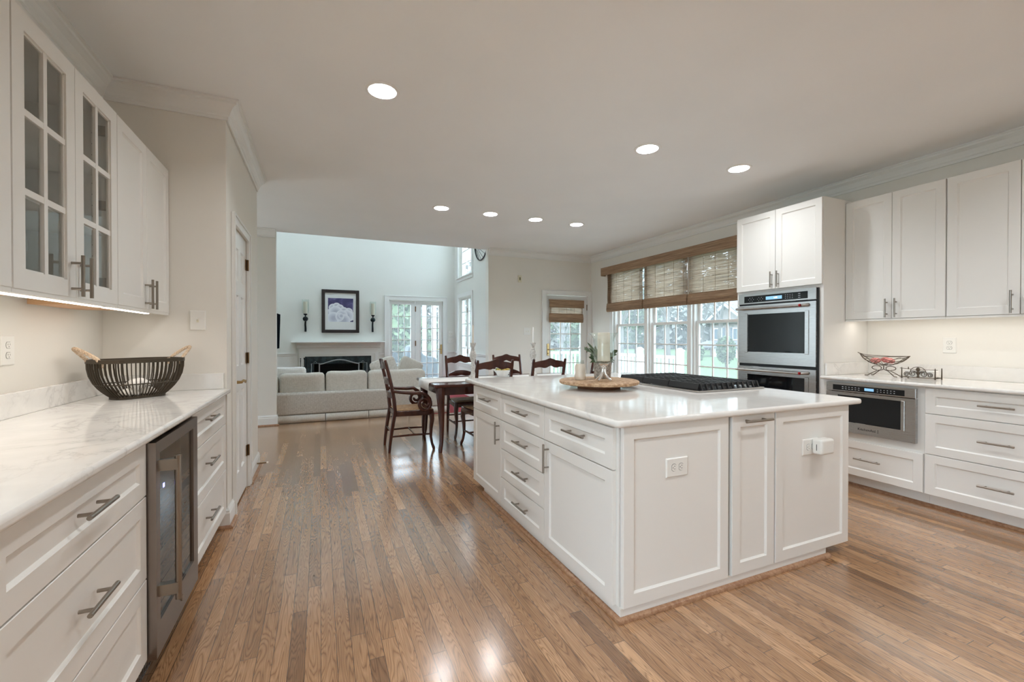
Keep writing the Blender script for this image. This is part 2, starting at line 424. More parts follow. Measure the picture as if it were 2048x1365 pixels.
def kids(o): return [c for c in bpy.data.objects if c.parent == o]
def dup(root, loc, rotz=None, label=None, group=None):
    def cp(o, par):
        c = o.copy(); col.objects.link(c)
        if par is not None: c.parent = par
        for ch in CH.get(o.name, []): cp(ch, c)
        return c
    CH = {}
    for o in bpy.data.objects:
        if o.parent: CH.setdefault(o.parent.name, []).append(o)
    r = cp(root, None); r.location = loc
    if rotz is not None: r.rotation_euler = (0, 0, rotz)
    if label: r['label'] = label
    if group: r['group'] = group
    return r

def struct(name, mb, m, **kw): return mb.obj(name, m, kind='structure', **kw)

def holes(mb, u0, u1, z0, z1, hs, put):
    us = sorted({u0, u1, *[a for h in hs for a in h[:2]]}); zs = sorted({z0, z1, *[a for h in hs for a in h[2:]]})
    us = [u for u in us if u0 <= u <= u1]; zs = [z for z in zs if z0 <= z <= z1]
    for i in range(len(us)-1):
        for j in range(len(zs)-1):
            cu, cz = (us[i]+us[i+1])/2, (zs[j]+zs[j+1])/2
            if any(h[0] < cu < h[1] and h[2] < cz < h[3] for h in hs): continue
            put(us[i], us[i+1], zs[j], zs[j+1])
def wall_x(name, x0, x1, y0, y1, z0, z1, m, hs=()):
    mb = MB(); holes(mb, y0, y1, z0, z1, hs, lambda a, b, c, d: mb.box(x0, x1, a, b, c, d)); return struct(name, mb, m)
def wall_y(name, y0, y1, x0, x1, z0, z1, m, hs=()):
    mb = MB(); holes(mb, x0, x1, z0, z1, hs, lambda a, b, c, d: mb.box(a, b, y0, y1, c, d)); return struct(name, mb, m)

def F_px(x, y0, z0): return lambda u, v, n: (x+n, y0+u, z0+v)      # faces +x
def F_mx(x, y0, z0): return lambda u, v, n: (x-n, y0+u, z0+v)      # faces -x
def F_my(y, x0, z0): return lambda u, v, n: (x0+u, y-n, z0+v)      # faces -y

def bar_pull(F, u, v, L, horiz, parent, m=None):
    mb = MB(); s = 0.034; r = 0.0062
    a = L/2; q = L*0.31
    P = (lambda d, n: F(u+d, v, n)) if horiz else (lambda d, n: F(u, v+d, n))
    mb.cyl(P(-a, s), P(a, s), r, n=12)
    for d in (-q, q): mb.cyl(P(d, 0), P(d, s), 0.005, n=10)
    return mb.obj('handle', m or M_nickel, parent, smooth=True)

def front(parent, kind, Fm, plane, u0, u1, z0, z1, handle=None, rail=0.057, m=None, glass=False):
    """Fm in (F_px..); plane = outer face coordinate; th 0.02 behind it"""
    th = 0.02
    back = {F_px: plane-th, F_mx: plane+th, F_my: plane+th}[Fm]
    F = Fm(back, u0, z0); mb = MB().shaker(F, u1-u0, z1-z0, th, rail)
    o = mb.obj(kind, m or M_cab, parent)
    if handle:
        k, hu, hv, L = handle
        Ff = Fm(plane, 0, 0); bar_pull(Ff, hu, hv, L, k == 'h', o)
    return o

# ================================================================ SETTING
CZ = 2.78
XR, YF, YFP, XFR = 4.74, 7.05, 10.0, 2.91
struct('floor', MB().box(-3.2, 4.95, -3.2, YF+0.03, -0.12, 0).box(-3.2, 1.50, YF+0.03, YFP+0.15, -0.12, 0), M_floor)
struct('floor_carpet', MB().box(1.501, 3.06, YF+0.031, YFP+0.15, -0.12, 0.004), M_carpet)
wall_x('wall_left', -1.33, -1.19, -3.2, 3.38, 0, CZ, M_wall, [(-1.0, 0.78, 0.05, 2.55)])
# pantry block: end wall, side wall with door opening, rear wall
mb = MB(); holes(mb, 3.38, 4.92, 0, CZ, [(3.62, 4.24, 0, 2.05)], lambda a, b, c, d: mb.box(-0.67, -0.56, a, b, c, d))
mb.box(-1.33, -0.67, 3.38, 3.49, 0, CZ); mb.box(-1.33, -0.67, 4.81, 4.92, 0, CZ); mb.box(-1.33, -1.22, 3.49, 4.81, 0, CZ)
struct('wall_pantry', mb, M_wall)
wall_y('wall_stub', YF, YF+0.12, -3.2, -0.57, 0, CZ, M_wall)
wall_x('wall_hall', -3.2, -3.08, 3.3, 7.05, 0, CZ, M_wall, [(5.75, 6.92, 0.3, 2.4)])
wall_y('wall_hall_front', 3.2, 3.3, -3.2, -1.33, 0, CZ, M_wall)
WIN_Y0, WIN_Y1, WIN_Z0, WIN_Z1 = 3.72, 6.40, 0.47, 2.44
wall_x('wall_right', XR, XR+0.16, -3.2, YF+0.14, 0, CZ, M_wall, [(WIN_Y0, WIN_Y1, WIN_Z0, WIN_Z1)])
DX0, DX1, DZ = 3.765, 4.655, 2.035
wall_y('wall_far', YF, YF+0.14, 2.65, XR, 0, CZ, M_wall, [(DX0, DX1, 0, DZ)])
wall_y('wall_back', -3.34, -3.2, -1.33, 4.9, 0, CZ, M_wall)
# family room
wall_y('wall_fireplace', YFP, YFP+0.15, -3.2, 3.06, 0, 5.5, M_famwall, [(1.405, 2.625, 0, 2.09), (-0.12, 0.86, 0.0, 0.70)])
wall_x('wall_family_right', XFR, XFR+0.15, YF+0.141, YFP, 0, 5.5, M_famwall, [(8.74, 9.68, 0.70, 2.15), (8.74, 9.68, 2.60, 4.6)])
wall_x('wall_family_left', -3.2, -3.05, YF+0.121, YFP, 0, 5.5, M_famwall)
wall_y('wall_family_upper', YF+0.001, YF+0.119, -3.2, 4.9, CZ+0.02, 5.5, M_famwall)
mb = MB(); FILL_SKYLIGHTS = [(-2.2, -1.0, 7.7, 8.8), (-0.5, 0.7, 7.7, 8.8), (1.2, 2.4, 7.7, 8.8)]  # unseen skylights, added to bring daylight onto the family room walls
holes(mb, -3.2, 3.06, YF, YFP+0.15, FILL_SKYLIGHTS, lambda a, b, c, d: mb.box(a, b, c, d, 5.5, 5.6)); struct('ceiling_family', mb, M_ceil)
# kitchen ceiling with round can openings
LAMPS = [(0.359, 2.82), (2.434, 2.82), (3.475, 2.815), (1.317, 5.077), (1.935, 5.077), (2.558, 5.078), (3.178, 5.079)]
LAMPS_UNSEEN = [(0.36, 0.55), (2.43, 0.55), (3.6, 0.55), (0.36, -1.6), (2.43, -1.6)]  # unseen lamps added to brighten the near room, continuing the visible rows
def ceiling():
    mb = MB(); q = 0.12; r = 0.088
    hs = [(x-q, x+q, y-q, y+q) for x, y in LAMPS+LAMPS_UNSEEN]
    holes(mb, -3.2, 4.9, -3.34, YF+0.12, hs, lambda a, b, c, d: mb.add([(a,c,CZ),(b,c,CZ),(b,d,CZ),(a,d,CZ)], [(0,3,2,1)]))
    for x, y in LAMPS+LAMPS_UNSEEN:
        n = 32; vs = []
        for k in range(n):
            an = 2*PI*k/n; c, s = math.cos(an), math.sin(an); e = q/max(abs(c), abs(s))
            vs += [(x+c*r, y+s*r, CZ), (x+c*e, y+s*e, CZ)]
        mb.add(vs, [(2*k, 2*k+1, 2*((k+1)%n)+1, 2*((k+1)%n)) for k in range(n)])
    mb.box(-3.2, 4.9, -3.34, YF+0.12, CZ+0.12, CZ+0.2)
    mb.add([(-3.2,YF+0.12,CZ),(4.9,YF+0.12,CZ),(4.9,YF+0.12,CZ+0.12),(-3.2,YF+0.12,CZ+0.12)], [(0,1,2,3)])
    return struct('ceiling', mb, M_ceil)
ceiling()

# crown mouldings
CR = [(0.002, CZ-0.115), (0.014, CZ-0.115), (0.016, CZ-0.095), (0.024, CZ-0.088), (0.030, CZ-0.072), (0.044, CZ-0.048), (0.062, CZ-0.034), (0.072, CZ-0.028), (0.074, CZ-0.014), (0.086, CZ-0.010), (0.086, CZ-0.001), (0.002, CZ-0.001)]
struct('trim_1', MB().sweep(CR, [(-1.19, -3.2), (-1.19, 3.38), (-0.56, 3.38), (-0.56, 4.90)], 1), M_trim)
struct('trim_2', MB().sweep(CR, [(-3.08, YF), (-0.575, YF)], 1), M_trim)
struct('trim_3', MB().sweep(CR, [(2.655, YF), (XR, YF), (XR, -3.2)], 1), M_trim)
# baseboards with oak shoe
def base(h): return [(0.001, 0.001), (0.016, 0.001), (0.016, h*0.72), (0.012, h*0.80), (0.014, h*0.86), (0.006, h*0.95), (0.005, h), (0.001, h)]
def shoe(o): return [(o, 0.001), (o+0.019, 0.001), (o+0.018, 0.010), (o+0.012, 0.017), (o, 0.020)]
struct('baseboard_pantry', MB().sweep(base(0.13), [(-0.69, 3.38), (-0.56, 3.38), (-0.56, 3.555)], 1).sweep(base(0.13), [(-0.56, 4.305), (-0.56, 4.92), (-0.9, 4.92)], 1), M_trim)
struct('trim_4', MB().sweep(shoe(0.0165), [(-0.66, 3.38), (-0.56, 3.38), (-0.56, 3.555)], 1).sweep(shoe(0.0165), [(-0.56, 4.305), (-0.56, 4.92), (-0.9, 4.92)], 1), M_oak)
struct('baseboard_stub', MB().sweep(base(0.15), [(-3.08, YF), (-0.57, YF), (-0.57, YF+0.11)], 1), M_trim)
struct('trim_5', MB().sweep(shoe(0.0165), [(-3.08, YF), (-0.57, YF), (-0.57, YF+0.025)], 1), M_oak)
struct('baseboard_far', MB().sweep(base(0.13), [(2.65, YF+0.1), (2.65, YF), (3.67, YF)], 1), M_trim)
struct('baseboard_right', MB().sweep(base(0.13), [(XR, YF), (XR, 3.33)], 1), M_trim)
struct('baseboard_family', MB().sweep(base(0.13), [(2.72, YFP), (XFR, YFP), (XFR, 7.2)], 1), M_trim)
# family chair rail, apron and wainscot frames
RAIL = [(0.001, 0.86), (0.010, 0.86), (0.012, 0.875), (0.022, 0.885), (0.022, 0.905), (0.032, 0.915), (0.032, 0.925), (0.001, 0.925)]
struct('trim_6', MB().sweep(RAIL, [(-3.05, YFP), (-0.42, YFP)], 1).sweep(RAIL, [(1.19, YFP), (1.29, YFP)], 1).sweep(RAIL, [(2.72, YFP), (XFR, YFP), (XFR, 9.78)], 1).sweep(RAIL, [(XFR, 8.64), (XFR, 7.2)], 1), M_trim)
def dado(pts): return MB().sweep([(0.001, 0.13), (0.006, 0.13), (0.006, 0.86), (0.001, 0.86)], pts, 1)
mb = dado([(-3.05, YFP), (-0.42, YFP)]); mb.sweep([(0.001, 0.13), (0.006, 0.13), (0.006, 0.86), (0.001, 0.86)], [(2.72, YFP), (XFR, YFP), (XFR, 9.78)], 1).sweep([(0.001, 0.13), (0.006, 0.13), (0.006, 0.86), (0.001, 0.86)], [(XFR, 8.64), (XFR, 7.2)], 1)
for x0, x1 in ((-2.2, -1.5), (-1.4, -0.62)):
    for a in ((x0, x1, 0.63, 0.66), (x0, x1, 0.22, 0.25), (x0, x0+0.03, 0.22, 0.66), (x1-0.03, x1, 0.22, 0.66)):
        mb.box(a[0], a[1], YFP-0.022, YFP-0.005, a[2], a[3])
struct('trim_7', mb, M_trim)

# ---------------------------------------------------------------- windows of the right wall
def dh_window(n, y0, y1):
    w = thing('window_%d' % n, None, None, (XR+0.08, (y0+y1)/2, WIN_Z0), kind='structure')
    z0, z1, zm = WIN_Z0+0.03, WIN_Z1-0.02, 1.462
    X = XR+0.05
    fr = MB()
    fr.box(X-0.02, X+0.09, y0-0.045, y0, z0-0.03, z1+0.02).box(X-0.02, X+0.09, y1, y1+0.045, z0-0.03, z1+0.02).box(X-0.02, X+0.09, y0, y1, z1-0.01, z1+0.02).box(X-0.02, X+0.09, y0, y1, z0-0.03, z0+0.01)
    fr.obj('window_frame', M_trim, w)
    for nm, a, b, xo in (('lower_sash', z0+0.01, zm+0.02, 0.012), ('upper_sash', zm-0.02, z1-0.01, 0.045)):
        s = MB(); t = 0.045; x = X+xo
        s.box(x, x+0.03, y0, y0+t, a, b).box(x, x+0.03, y1-t, y1, a, b).box(x, x+0.03, y0+t, y1-t, a, a+t).box(x, x+0.03, y0+t, y1-t, b-t*0.8, b)
        for k in (1, 2):
            yy = y0+t+(y1-y0-2*t)*k/3; s.box(x+0.008, x+0.022, yy-0.009, yy+0.009, a+t, b-t*0.8)
            zz = a+t+(b-a-1.8*t)*k/3; s.box(x+0.0085, x+0.0215, y0+t, y1-t, zz-0.009, zz+0.009)
        so = s.obj(nm, M_trim, w)
        x = x+0.015
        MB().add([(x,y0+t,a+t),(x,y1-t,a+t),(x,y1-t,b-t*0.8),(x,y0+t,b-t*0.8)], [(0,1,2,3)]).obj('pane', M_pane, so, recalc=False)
    return w
dh_window(1, 5.57, 6.34); dh_window(2, 4.68, 5.45); dh_window(3, 3.79, 4.56)
mb = MB()   # casing, mullion covers and stool of the window group
mb.box(XR-0.018, XR-0.001, 6.36, 6.45, 0.44, 2.5).box(XR-0.018, XR-0.001, 3.66, 3.76, 0.44, 2.5).box(XR-0.018, XR-0.001, 3.66, 6.45, 2.42, 2.5)
mb.box(XR-0.012, XR+0.03, 5.475, 5.545, 0.47, 2.44).box(XR-0.012, XR+0.03, 4.585, 4.655, 0.47, 2.44)
mb.box(XR-0.05, XR+0.03, 3.64, 6.47, 0.44, 0.468).box(XR-0.018, XR-0.001, 3.66, 6.45, 0.36, 0.44)
struct('trim_8', mb, M_trim, bevel=0.003)

# ---------------------------------------------------------------- far glass door (door_2)
def casing_y(mb, y, x0, x1, z, w=0.09, side=-1):
    a, b = (y-0.022, y-0.001) if side < 0 else (y+0.001, y+0.022)
    mb.box(x0-w, x0, a, b, 0.002, z+w).box(x1, x1+w, a, b, 0.002, z+w).box(x0, x1, a, b, z, z+w)
    a2, b2 = (a-0.008, a) if side < 0 else (b, b+0.008)
    mb.box(x0-w, x0-w+0.02, a2, b2, 0.002, z+w).box(x1+w-0.02, x1+w, a2, b2, 0.002, z+w).box(x0-w+0.02, x1+w-0.02, a2, b2, z+w-0.02, z+w)
    return mb
d2 = thing('door_2', loc=((DX0+DX1)/2, YF+0.05, 0), kind='structure')
cz_ = MB(); casing_y(cz_, YF, DX0, DX1-0.005, DZ, 0.085)
cz_.obj('casing', M_trim, d2, bevel=0.002)
def glazed_leaf(parent, x0, x1, y, z0, z1, gx0, gx1, gz0, gz1, nx, nz, th=0.045, name='leaf'):
    mb = MB(); holes(mb, x0, x1, z0, z1, [(gx0, gx1, gz0, gz1)], lambda a, b, c, d: mb.box(a, b, y, y+th, c, d))
    e = 0.014
    for a in ((gx0-e, gx0, gz0-e, gz1+e), (gx1, gx1+e, gz0-e, gz1+e), (gx0, gx1, gz0-e, gz0), (gx0, gx1, gz1, gz1+e)):
        mb.box(a[0], a[1], y-0.008, y, a[2], a[3])
    lf = mb.obj(name, M_trim, parent)
    g = MB()
    for k in range(1, nx): xx = gx0+(gx1-gx0)*k/nx; g.box(xx-0.009, xx+0.009, y+0.008, y+0.03, gz0, gz1)
    for k in range(1, nz): zz = gz0+(gz1-gz0)*k/nz; g.box(gx0, gx1, y+0.0085, y+0.0295, zz-0.009, zz+0.009)
    g.obj('muntins', M_trim, lf)
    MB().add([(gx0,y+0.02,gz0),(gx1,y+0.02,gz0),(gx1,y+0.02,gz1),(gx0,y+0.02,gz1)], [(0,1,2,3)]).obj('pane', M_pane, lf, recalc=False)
    return lf
lf2 = glazed_leaf(d2, DX0+0.004, DX1-0.004, YF+0.02, 0.012, 2.028, 3.868, 4.515, 0.24, 1.86, 3, 6)
def lever_set(parent, x, y, z, flip=1):
    mb = MB(); mb.box(x-0.022, x+0.022, y-0.010, y, z-0.11, z+0.11)
    mb.obj('handle_plate', M_brass, parent, bevel=0.004)
    mb = MB(); mb.cyl((x, y-0.008, z), (x, y-0.05, z), 0.009).tube([(x, y-0.05, z), (x+0.05*flip, y-0.052, z+0.004), (x+0.11*flip, y-0.048, z-0.008)], [0.009, 0.008, 0.006], 8)
    mb.tube([(x, y-0.012, z-0.07), (x, y-0.03, z-0.07)], 0.008, 8)
    mb.obj('handle', M_brass, parent, smooth=True)
lever_set(lf2, 3.815, YF+0.018, 1.03)
for z in (0.25, 1.02, 1.82): MB().cyl((DX1-0.004, YF+0.008, z-0.055), (DX1-0.004, YF+0.008, z+0.055), 0.010, n=10).obj('hinge', M_bronze, d2, smooth=True)

# ---------------------------------------------------------------- French doors (door_3)
d3 = thing('door_3', loc=(2.0, YFP+0.05, 0), kind='structure')
mb = MB(); casing_y(mb, YFP, 1.405, 2.625, 2.09, 0.10); mb.obj('casing', M_trim, d3, bevel=0.002)
l1 = glazed_leaf(d3, 1.41, 1.985, YFP+0.03, 0.012, 2.083, 1.475, 1.885, 0.14, 1.995, 3, 7)
l2 = glazed_leaf(d3, 1.99, 2.62, YFP+0.03, 0.012, 2.083, 2.118, 2.532, 0.14, 1.995, 3, 7)
lever_set(l2, 2.588, YFP+0.028, 0.98, -1)
for z in (0.30, 1.12, 1.90): MB().cyl((1.995, YFP+0.022, z-0.06), (1.995, YFP+0.022, z+0.06), 0.012, n=10).obj('hinge', M_bronze, d3, smooth=True)

# ---------------------------------------------------------------- family room side windows
def side_window(n, y0, y1, z0, z1, nz, casement):
    w = thing('window_%d' % n, loc=(XFR+0.05, (y0+y1)/2, z0), kind='structure')
    c = MB(); W = 0.085
    c.box(XFR-0.02, XFR-0.001, y0-W, y0, z0-W, z1+W).box(XFR-0.02, XFR-0.001, y1, y1+W, z0-W, z1+W).box(XFR-0.02, XFR-0.001, y0, y1, z1, z1+W).box(XFR-0.02, XFR-0.001, y0, y1, z0-W, z0)
    c.box(XFR-0.045, XFR+0.03, y0-W-0.02, y1+W+0.02, z0-0.02, z0)
    c.obj('casing', M_trim, w, bevel=0.002)
    parts = [(y0+0.01, (y0+y1)/2-0.005), ((y0+y1)/2+0.005, y1-0.01)] if casement else [(y0+0.01, y1-0.01)]
    for a, b in parts:
        s = MB(); x = XFR+0.06; t = 0.055
        s.box(x, x+0.035, a, a+t, z0+0.01, z1-0.01).box(x, x+0.035, b-t, b, z0+0.01, z1-0.01).box(x, x+0.035, a+t, b-t, z0+0.01, z0+t).box(x, x+0.035, a+t, b-t, z1-t, z1-0.01)
        nv = 2 if casement else 4
        for k in range(1, nv): yy = a+t+(b-a-2*t)*k/nv; s.box(x+0.01, x+0.025, yy-0.009, yy+0.009, z0+t, z1-t)
        for k in range(1, nz): zz = z0+t+(z1-z0-2*t)*k/nz; s.box(x+0.0105, x+0.0245, a+t, b-t, zz-0.009, zz+0.009)
        so = s.obj('sash', M_trim, w); x += 0.018
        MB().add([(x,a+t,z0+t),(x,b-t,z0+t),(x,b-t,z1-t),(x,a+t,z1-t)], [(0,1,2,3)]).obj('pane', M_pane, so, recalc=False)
    if casement:
        for z in (0.95, 1.85): MB().box(XFR+0.045, XFR+0.06, (y0+y1)/2-0.02, (y0+y1)/2+0.02, z-0.05, z+0.05).obj('latch', M_nickel, w)
    return w
side_window(4, 8.74, 9.68, 0.70, 2.15, 5, True)
side_window(5, 8.74, 9.68, 2.60, 4.60, 7, False)
for i, (a, b, c, d) in enumerate(FILL_SKYLIGHTS):
    w = thing('window_%d' % (6+i), loc=((a+b)/2, (c+d)/2, 5.6), kind='structure')  # skylight out of view, added for its daylight
    mb = MB(); t_ = 0.05
    mb.box(a, a+t_, c, d, 5.53, 5.66).box(b-t_, b, c, d, 5.53, 5.66).box(a+t_, b-t_, c, c+t_, 5.53, 5.66).box(a+t_, b-t_, d-t_, d, 5.53, 5.66); f_ = mb.obj('window_frame', M_trim, w)
    MB().add([(a+t_,c+t_,5.6),(b-t_,c+t_,5.6),(b-t_,d-t_,5.6),(a+t_,d-t_,5.6)], [(0,1,2,3)]).obj('pane', M_paneclear, f_, recalc=False)
def fill_window(n, x, y0, y1, z0, z1, bars):
    w = thing('window_%d' % n, loc=(x, (y0+y1)/2, z0), kind='structure'); mb = MB(); e = 0.06
    for a in ((y0, y0+e, z0, z1), (y1-e, y1, z0, z1), (y0+e, y1-e, z0, z0+e), (y0+e, y1-e, z1-e, z1)): mb.box(x-0.03, x+0.03, *a)
    for k in range(1, bars+1): yy = y0+(y1-y0)*k/(bars+1); mb.box(x-0.03, x+0.03, yy-0.03, yy+0.03, z0+e, z1-e)
    f_ = mb.obj('window_frame', M_trim, w)
    MB().add([(x,y0+e,z0+e),(x,y1-e,z0+e),(x,y1-e,z1-e),(x,y0+e,z1-e)], [(0,1,2,3)]).obj('pane', M_paneclear, f_, recalc=False)
fill_window(9, -3.14, 5.75, 6.92, 0.3, 2.4, 0)  # unseen hall window added to bring daylight to the far end
fill_window(10, -1.26, -1.0, 0.78, 0.05, 2.55, 1)  # unseen window added to light the left face of the island

# ---------------------------------------------------------------- pantry door (door_1): six panels, in the pantry side wall, faces +x
d1 = thing('door_1', loc=(-0.56, 3.93, 0), kind='structure')
mb = MB(); W = 0.07
for a in ((3.62-W, 3.62, 0.002, 2.05+W), (4.24, 4.24+W, 0.002, 2.05+W), (3.62, 4.24, 2.05, 2.05+W)):
    mb.box(-0.559, -0.540, a[0], a[1], a[2], a[3])
for a in ((3.62-W, 3.62-W+0.018, 0.002, 2.05+W), (4.24+W-0.018, 4.24+W, 0.002, 2.05+W), (3.62-W+0.018, 4.24+W-0.018, 2.05+W-0.018, 2.05+W)):
    mb.box(-0.540, -0.533, a[0], a[1], a[2], a[3])
mb.obj('casing', M_trim, d1, bevel=0.002)
def six_panel(y0, y1, z0, z1, xf):
    mb = MB(); w = y1-y0; st = 0.105; mid = 0.10
    cols = [(y0+st, (y0+y1)/2-mid/2), ((y0+y1)/2+mid/2, y1-st)]; rows = [(z0+0.22, z0+0.83), (z0+1.02, z0+1.55), (z0+1.66, z0+1.90)]
    hs = [(c[0], c[1], r[0], r[1]) for c in cols for r in rows]
    holes(mb, y0, y1, z0, z1, hs, lambda a, b, c, d: mb.box(xf-0.04, xf, a, b, c, d))
    for h in hs:
        ring = lambda e, n: [(xf-n, h[0]+e, h[2]+e), (xf-n, h[1]-e, h[2]+e), (xf-n, h[1]-e, h[3]-e), (xf-n, h[0]+e, h[3]-e)]
        vs = ring(0, 0)+ring(0.012, 0.011)+ring(0.035, 0.010)+ring(0.055, 0.003)
        mb.add(vs, [(a*4+k, a*4+(k+1)%4, a*4+4+(k+1)%4, a*4+4+k) for a in range(3) for k in range(4)]+[(12,13,14,15)])
    return mb
pd = six_panel(3.625, 4.235, 0.015, 2.045, -0.565).obj('leaf', M_trim, d1)
mb = MB(); mb.lathe([(0.001, 0), (0.026, 0), (0.026, 0.006), (0.012, 0.012), (0.009, 0.05), (0.001, 0.05)], 0, 0, 16)
mb.v = [(-0.565+z, 3.69+x, 0.925+y) for x, y, z in mb.v]
mb.tube([(-0.52, 3.69, 0.925), (-0.512, 3.72, 0.935), (-0.510, 3.76, 0.928), (-0.512, 3.80, 0.915), (-0.514, 3.815, 0.925)], [0.008, 0.009, 0.008, 0.007, 0.009], 8)
mb.box(-0.565, -0.560, 3.672, 3.708, 0.965, 0.985)
mb.obj('handle', M_brass, pd, smooth=True, label='brass lever handle')
for z in (0.31, 1.08, 1.85):
    mb = MB(); mb.cyl((-0.550, 4.236, z-0.045), (-0.550, 4.236, z+0.045), 0.008, n=10).box(-0.5645, -0.5580, 4.20, 4.236, z-0.044, z+0.044)
    mb.obj('hinge', M_bronze, d1, smooth=True, label='dark bronze hinge')
t = thing('door_stop', 'thin dark door stop sticking out of the pantry baseboard', 'door stop', (-0.543, 4.70, 0.07))
MB().cyl((-0.5435, 4.70, 0.07), (-0.465, 4.70, 0.07), 0.006, n=8).obj('rod', M_bronze, t, smooth=True)
MB().cyl((-0.465, 4.70, 0.07), (-0.450, 4.70, 0.07), 0.009, n=10).obj('tip', M_white, t, smooth=True, label='white rubber tip')

# ---------------------------------------------------------------- recessed ceiling lights
LL = ['recessed ceiling light nearest the glass-front wall cabinet, over the aisle', 'recessed ceiling light above the island, middle of the nearer row of three',
      'recessed ceiling light nearest the oven tower', 'recessed ceiling light at the left end of the far row of four',
      'second recessed light from the left in the far row of four', 'third recessed light from the left in the far row of four', 'recessed ceiling light at the right end of the far row, nearest the bamboo shades']
def can(x, y, label, w=LAMP_W):
    t = thing('recessed_light', label, 'ceiling light', (x, y, CZ), 'recessed kitchen ceiling lights')
    MB().lathe([(0.084, CZ-0.001), (0.084, CZ-0.006), (0.102, CZ-0.005), (0.106, CZ-0.001)], x, y, 40, False, False).obj('trim_ring', M_can, t, smooth=True)
    MB().lathe([(0.0845, CZ-0.004), (0.080, CZ+0.02), (0.066, CZ+0.055)], x, y, 40, False, False).obj('reflector', M_can, t, smooth=True, recalc=False)
    MB().lathe([(0.066, CZ+0.055), (0.063, CZ+0.047), (0.001, CZ+0.047)], x, y, 32, False, False).obj('lens', M_lens, t, smooth=True)
    ld = bpy.data.lights.new('lamp', 'AREA'); ld.shape = 'DISK'; ld.size = 0.11; ld.energy = w; ld.color = LAMP_C
    lo = bpy.data.objects.new('lamp', ld); col.objects.link(lo); lo.parent = t; lo.location = (0, 0, 0.040)
    return t
for (x, y), l in zip(LAMPS, LL): can(x, y, l, LAMP_W if y < 4 else LAMP_W*0.5)
for i, (x, y) in enumerate(LAMPS_UNSEEN):
    can(x, y, ['added unseen recessed ceiling light behind the viewpoint, %s' % s for s in ('left of the aisle', 'in line with the island', 'near the right-hand wall cabinets', 'rear left', 'rear right')][i])

# ================================================================ LEFT RUN
XL = -0.562
def carcass(parent, x0, x1, y0, y1, z0, z1, m=None): return MB().box(x0, x1, y0, y1, z0, z1).obj('carcass', m or M_cab, parent)
# base cabinet with three drawers
t = thing('drawer_base_cabinet', 'white three-drawer base cabinet under the left counter, nearest the viewer beside the wine cooler', 'cabinet', (-0.87, 1.52, 0), 'left base cabinets')
carcass(t, -1.188, XL-0.021, 1.11, 1.930, 0.10, 0.883)
MB().box(-1.188, -0.655, 1.11, 1.930, 0.0, 0.0995).obj('toe_kick', M_cab, t)
for z0, z1 in ((0.692, 0.876), (0.399, 0.687), (0.108, 0.394)):
    front(t, 'drawer', F_px, XL, 1.118, 1.926, z0, z1, ('h', 1.503, (z0+z1)/2+(0.012 if z1 > 0.8 else 0.008), 0.165))
t = thing('drawer_base_cabinet', 'white three-drawer base cabinet between the wine cooler and the pantry door', 'cabinet', (-0.87, 2.95, 0), 'left base cabinets')
carcass(t, -1.188, XL-0.021, 2.535, 3.352, 0.10, 0.883)
MB().box(-1.188, -0.655, 2.535, 3.352, 0.0, 0.0995).obj('toe_kick', M_cab, t)
for z0, z1 in ((0.692, 0.876), (0.399, 0.687), (0.108, 0.394)):
    front(t, 'drawer', F_px, XL, 2.538, 3.346, z0, z1, ('h', 2.86, (z0+z1)/2+(0.025 if z1 > 0.8 else 0.03), 0.32*0.62))

# wine cooler
t = thing('wine_cooler', 'dark stainless under-counter wine cooler with a tinted glass door', 'wine cooler', (-0.86, 2.23, 0))
mb = MB(); y0, y1 = 1.936, 2.512
mb.box(-1.15, -0.605, y0, y0+0.02, 0.09, 0.862).box(-1.15, -0.605, y1-0.02, y1, 0.09, 0.862).box(-1.15, -0.605, y0+0.02, y1-0.02, 0.842, 0.862).box(-1.15, -0.605, y0+0.02, y1-0.02, 0.09, 0.11).box(-1.15, -1.13, y0+0.02, y1-0.02, 0.11, 0.842)
mb.obj('body', M_black, t)
mb = MB()
for z in (0.24, 0.38, 0.52, 0.66, 0.77):
    mb.box(-0.66, -0.64, y0+0.03, y1-0.03, z, z+0.035)
    for k in range(5): mb.cyl((-1.10, y0+0.09+k*0.1, z+0.015), (-0.66, y0+0.09+k*0.1, z+0.015), 0.004, n=6)
mb.obj('shelf_racks', mat('cooler_beech_rack', (0.20, 0.12, 0.07), 0.6), t)
mb = MB(); g = (1.978, 2.440, 0.215, 0.828)
holes(mb, y0, y1, 0.095, 0.872, [g], lambda a, b, c, d: mb.box(-0.585, -0.537, a, b, c, d))
dr = mb.obj('door', M_dsteel, t)
MB().add([(-0.545,g[0],g[2]),(-0.545,g[1],g[2]),(-0.545,g[1],g[3]),(-0.545,g[0],g[3])], [(0,1,2,3)]).obj('glass', M_smoke, dr, recalc=False)
mb = MB()
for a in ((g[1]-0.012, g[1], g[2], g[3]), (g[0], g[0]+0.006, g[2], g[3]), (g[0], g[1], g[2], g[2]+0.006), (g[0], g[1], g[3]-0.006, g[3])): mb.box(-0.556, -0.546, *a)
mb.obj('gasket', M_black, dr)
mb = MB(); mb.cyl((-0.480, 1.968, 0.285), (-0.480, 1.968, 0.815), 0.0105, n=16)
for z in (0.33, 0.785): mb.box(-0.537, -0.478, 1.954, 1.982, z-0.02, z+0.02)
mb.obj('handle', M_nickel, dr, smooth=True, label='brushed nickel bar handle')
mb = MB(); mb.lathe([(0.001, 0), (0.013, 0), (0.013, 0.005), (0.001, 0.006)], 0, 0, 16); mb.v = [(-0.537+z, 2.24+x, 0.152+y) for x, y, z in mb.v]
mb.obj('key_lock', M_nickel, dr, smooth=True)
mb = MB(); mb.box(-0.5365, -0.535, 2.215, 2.295, 0.222, 0.226)
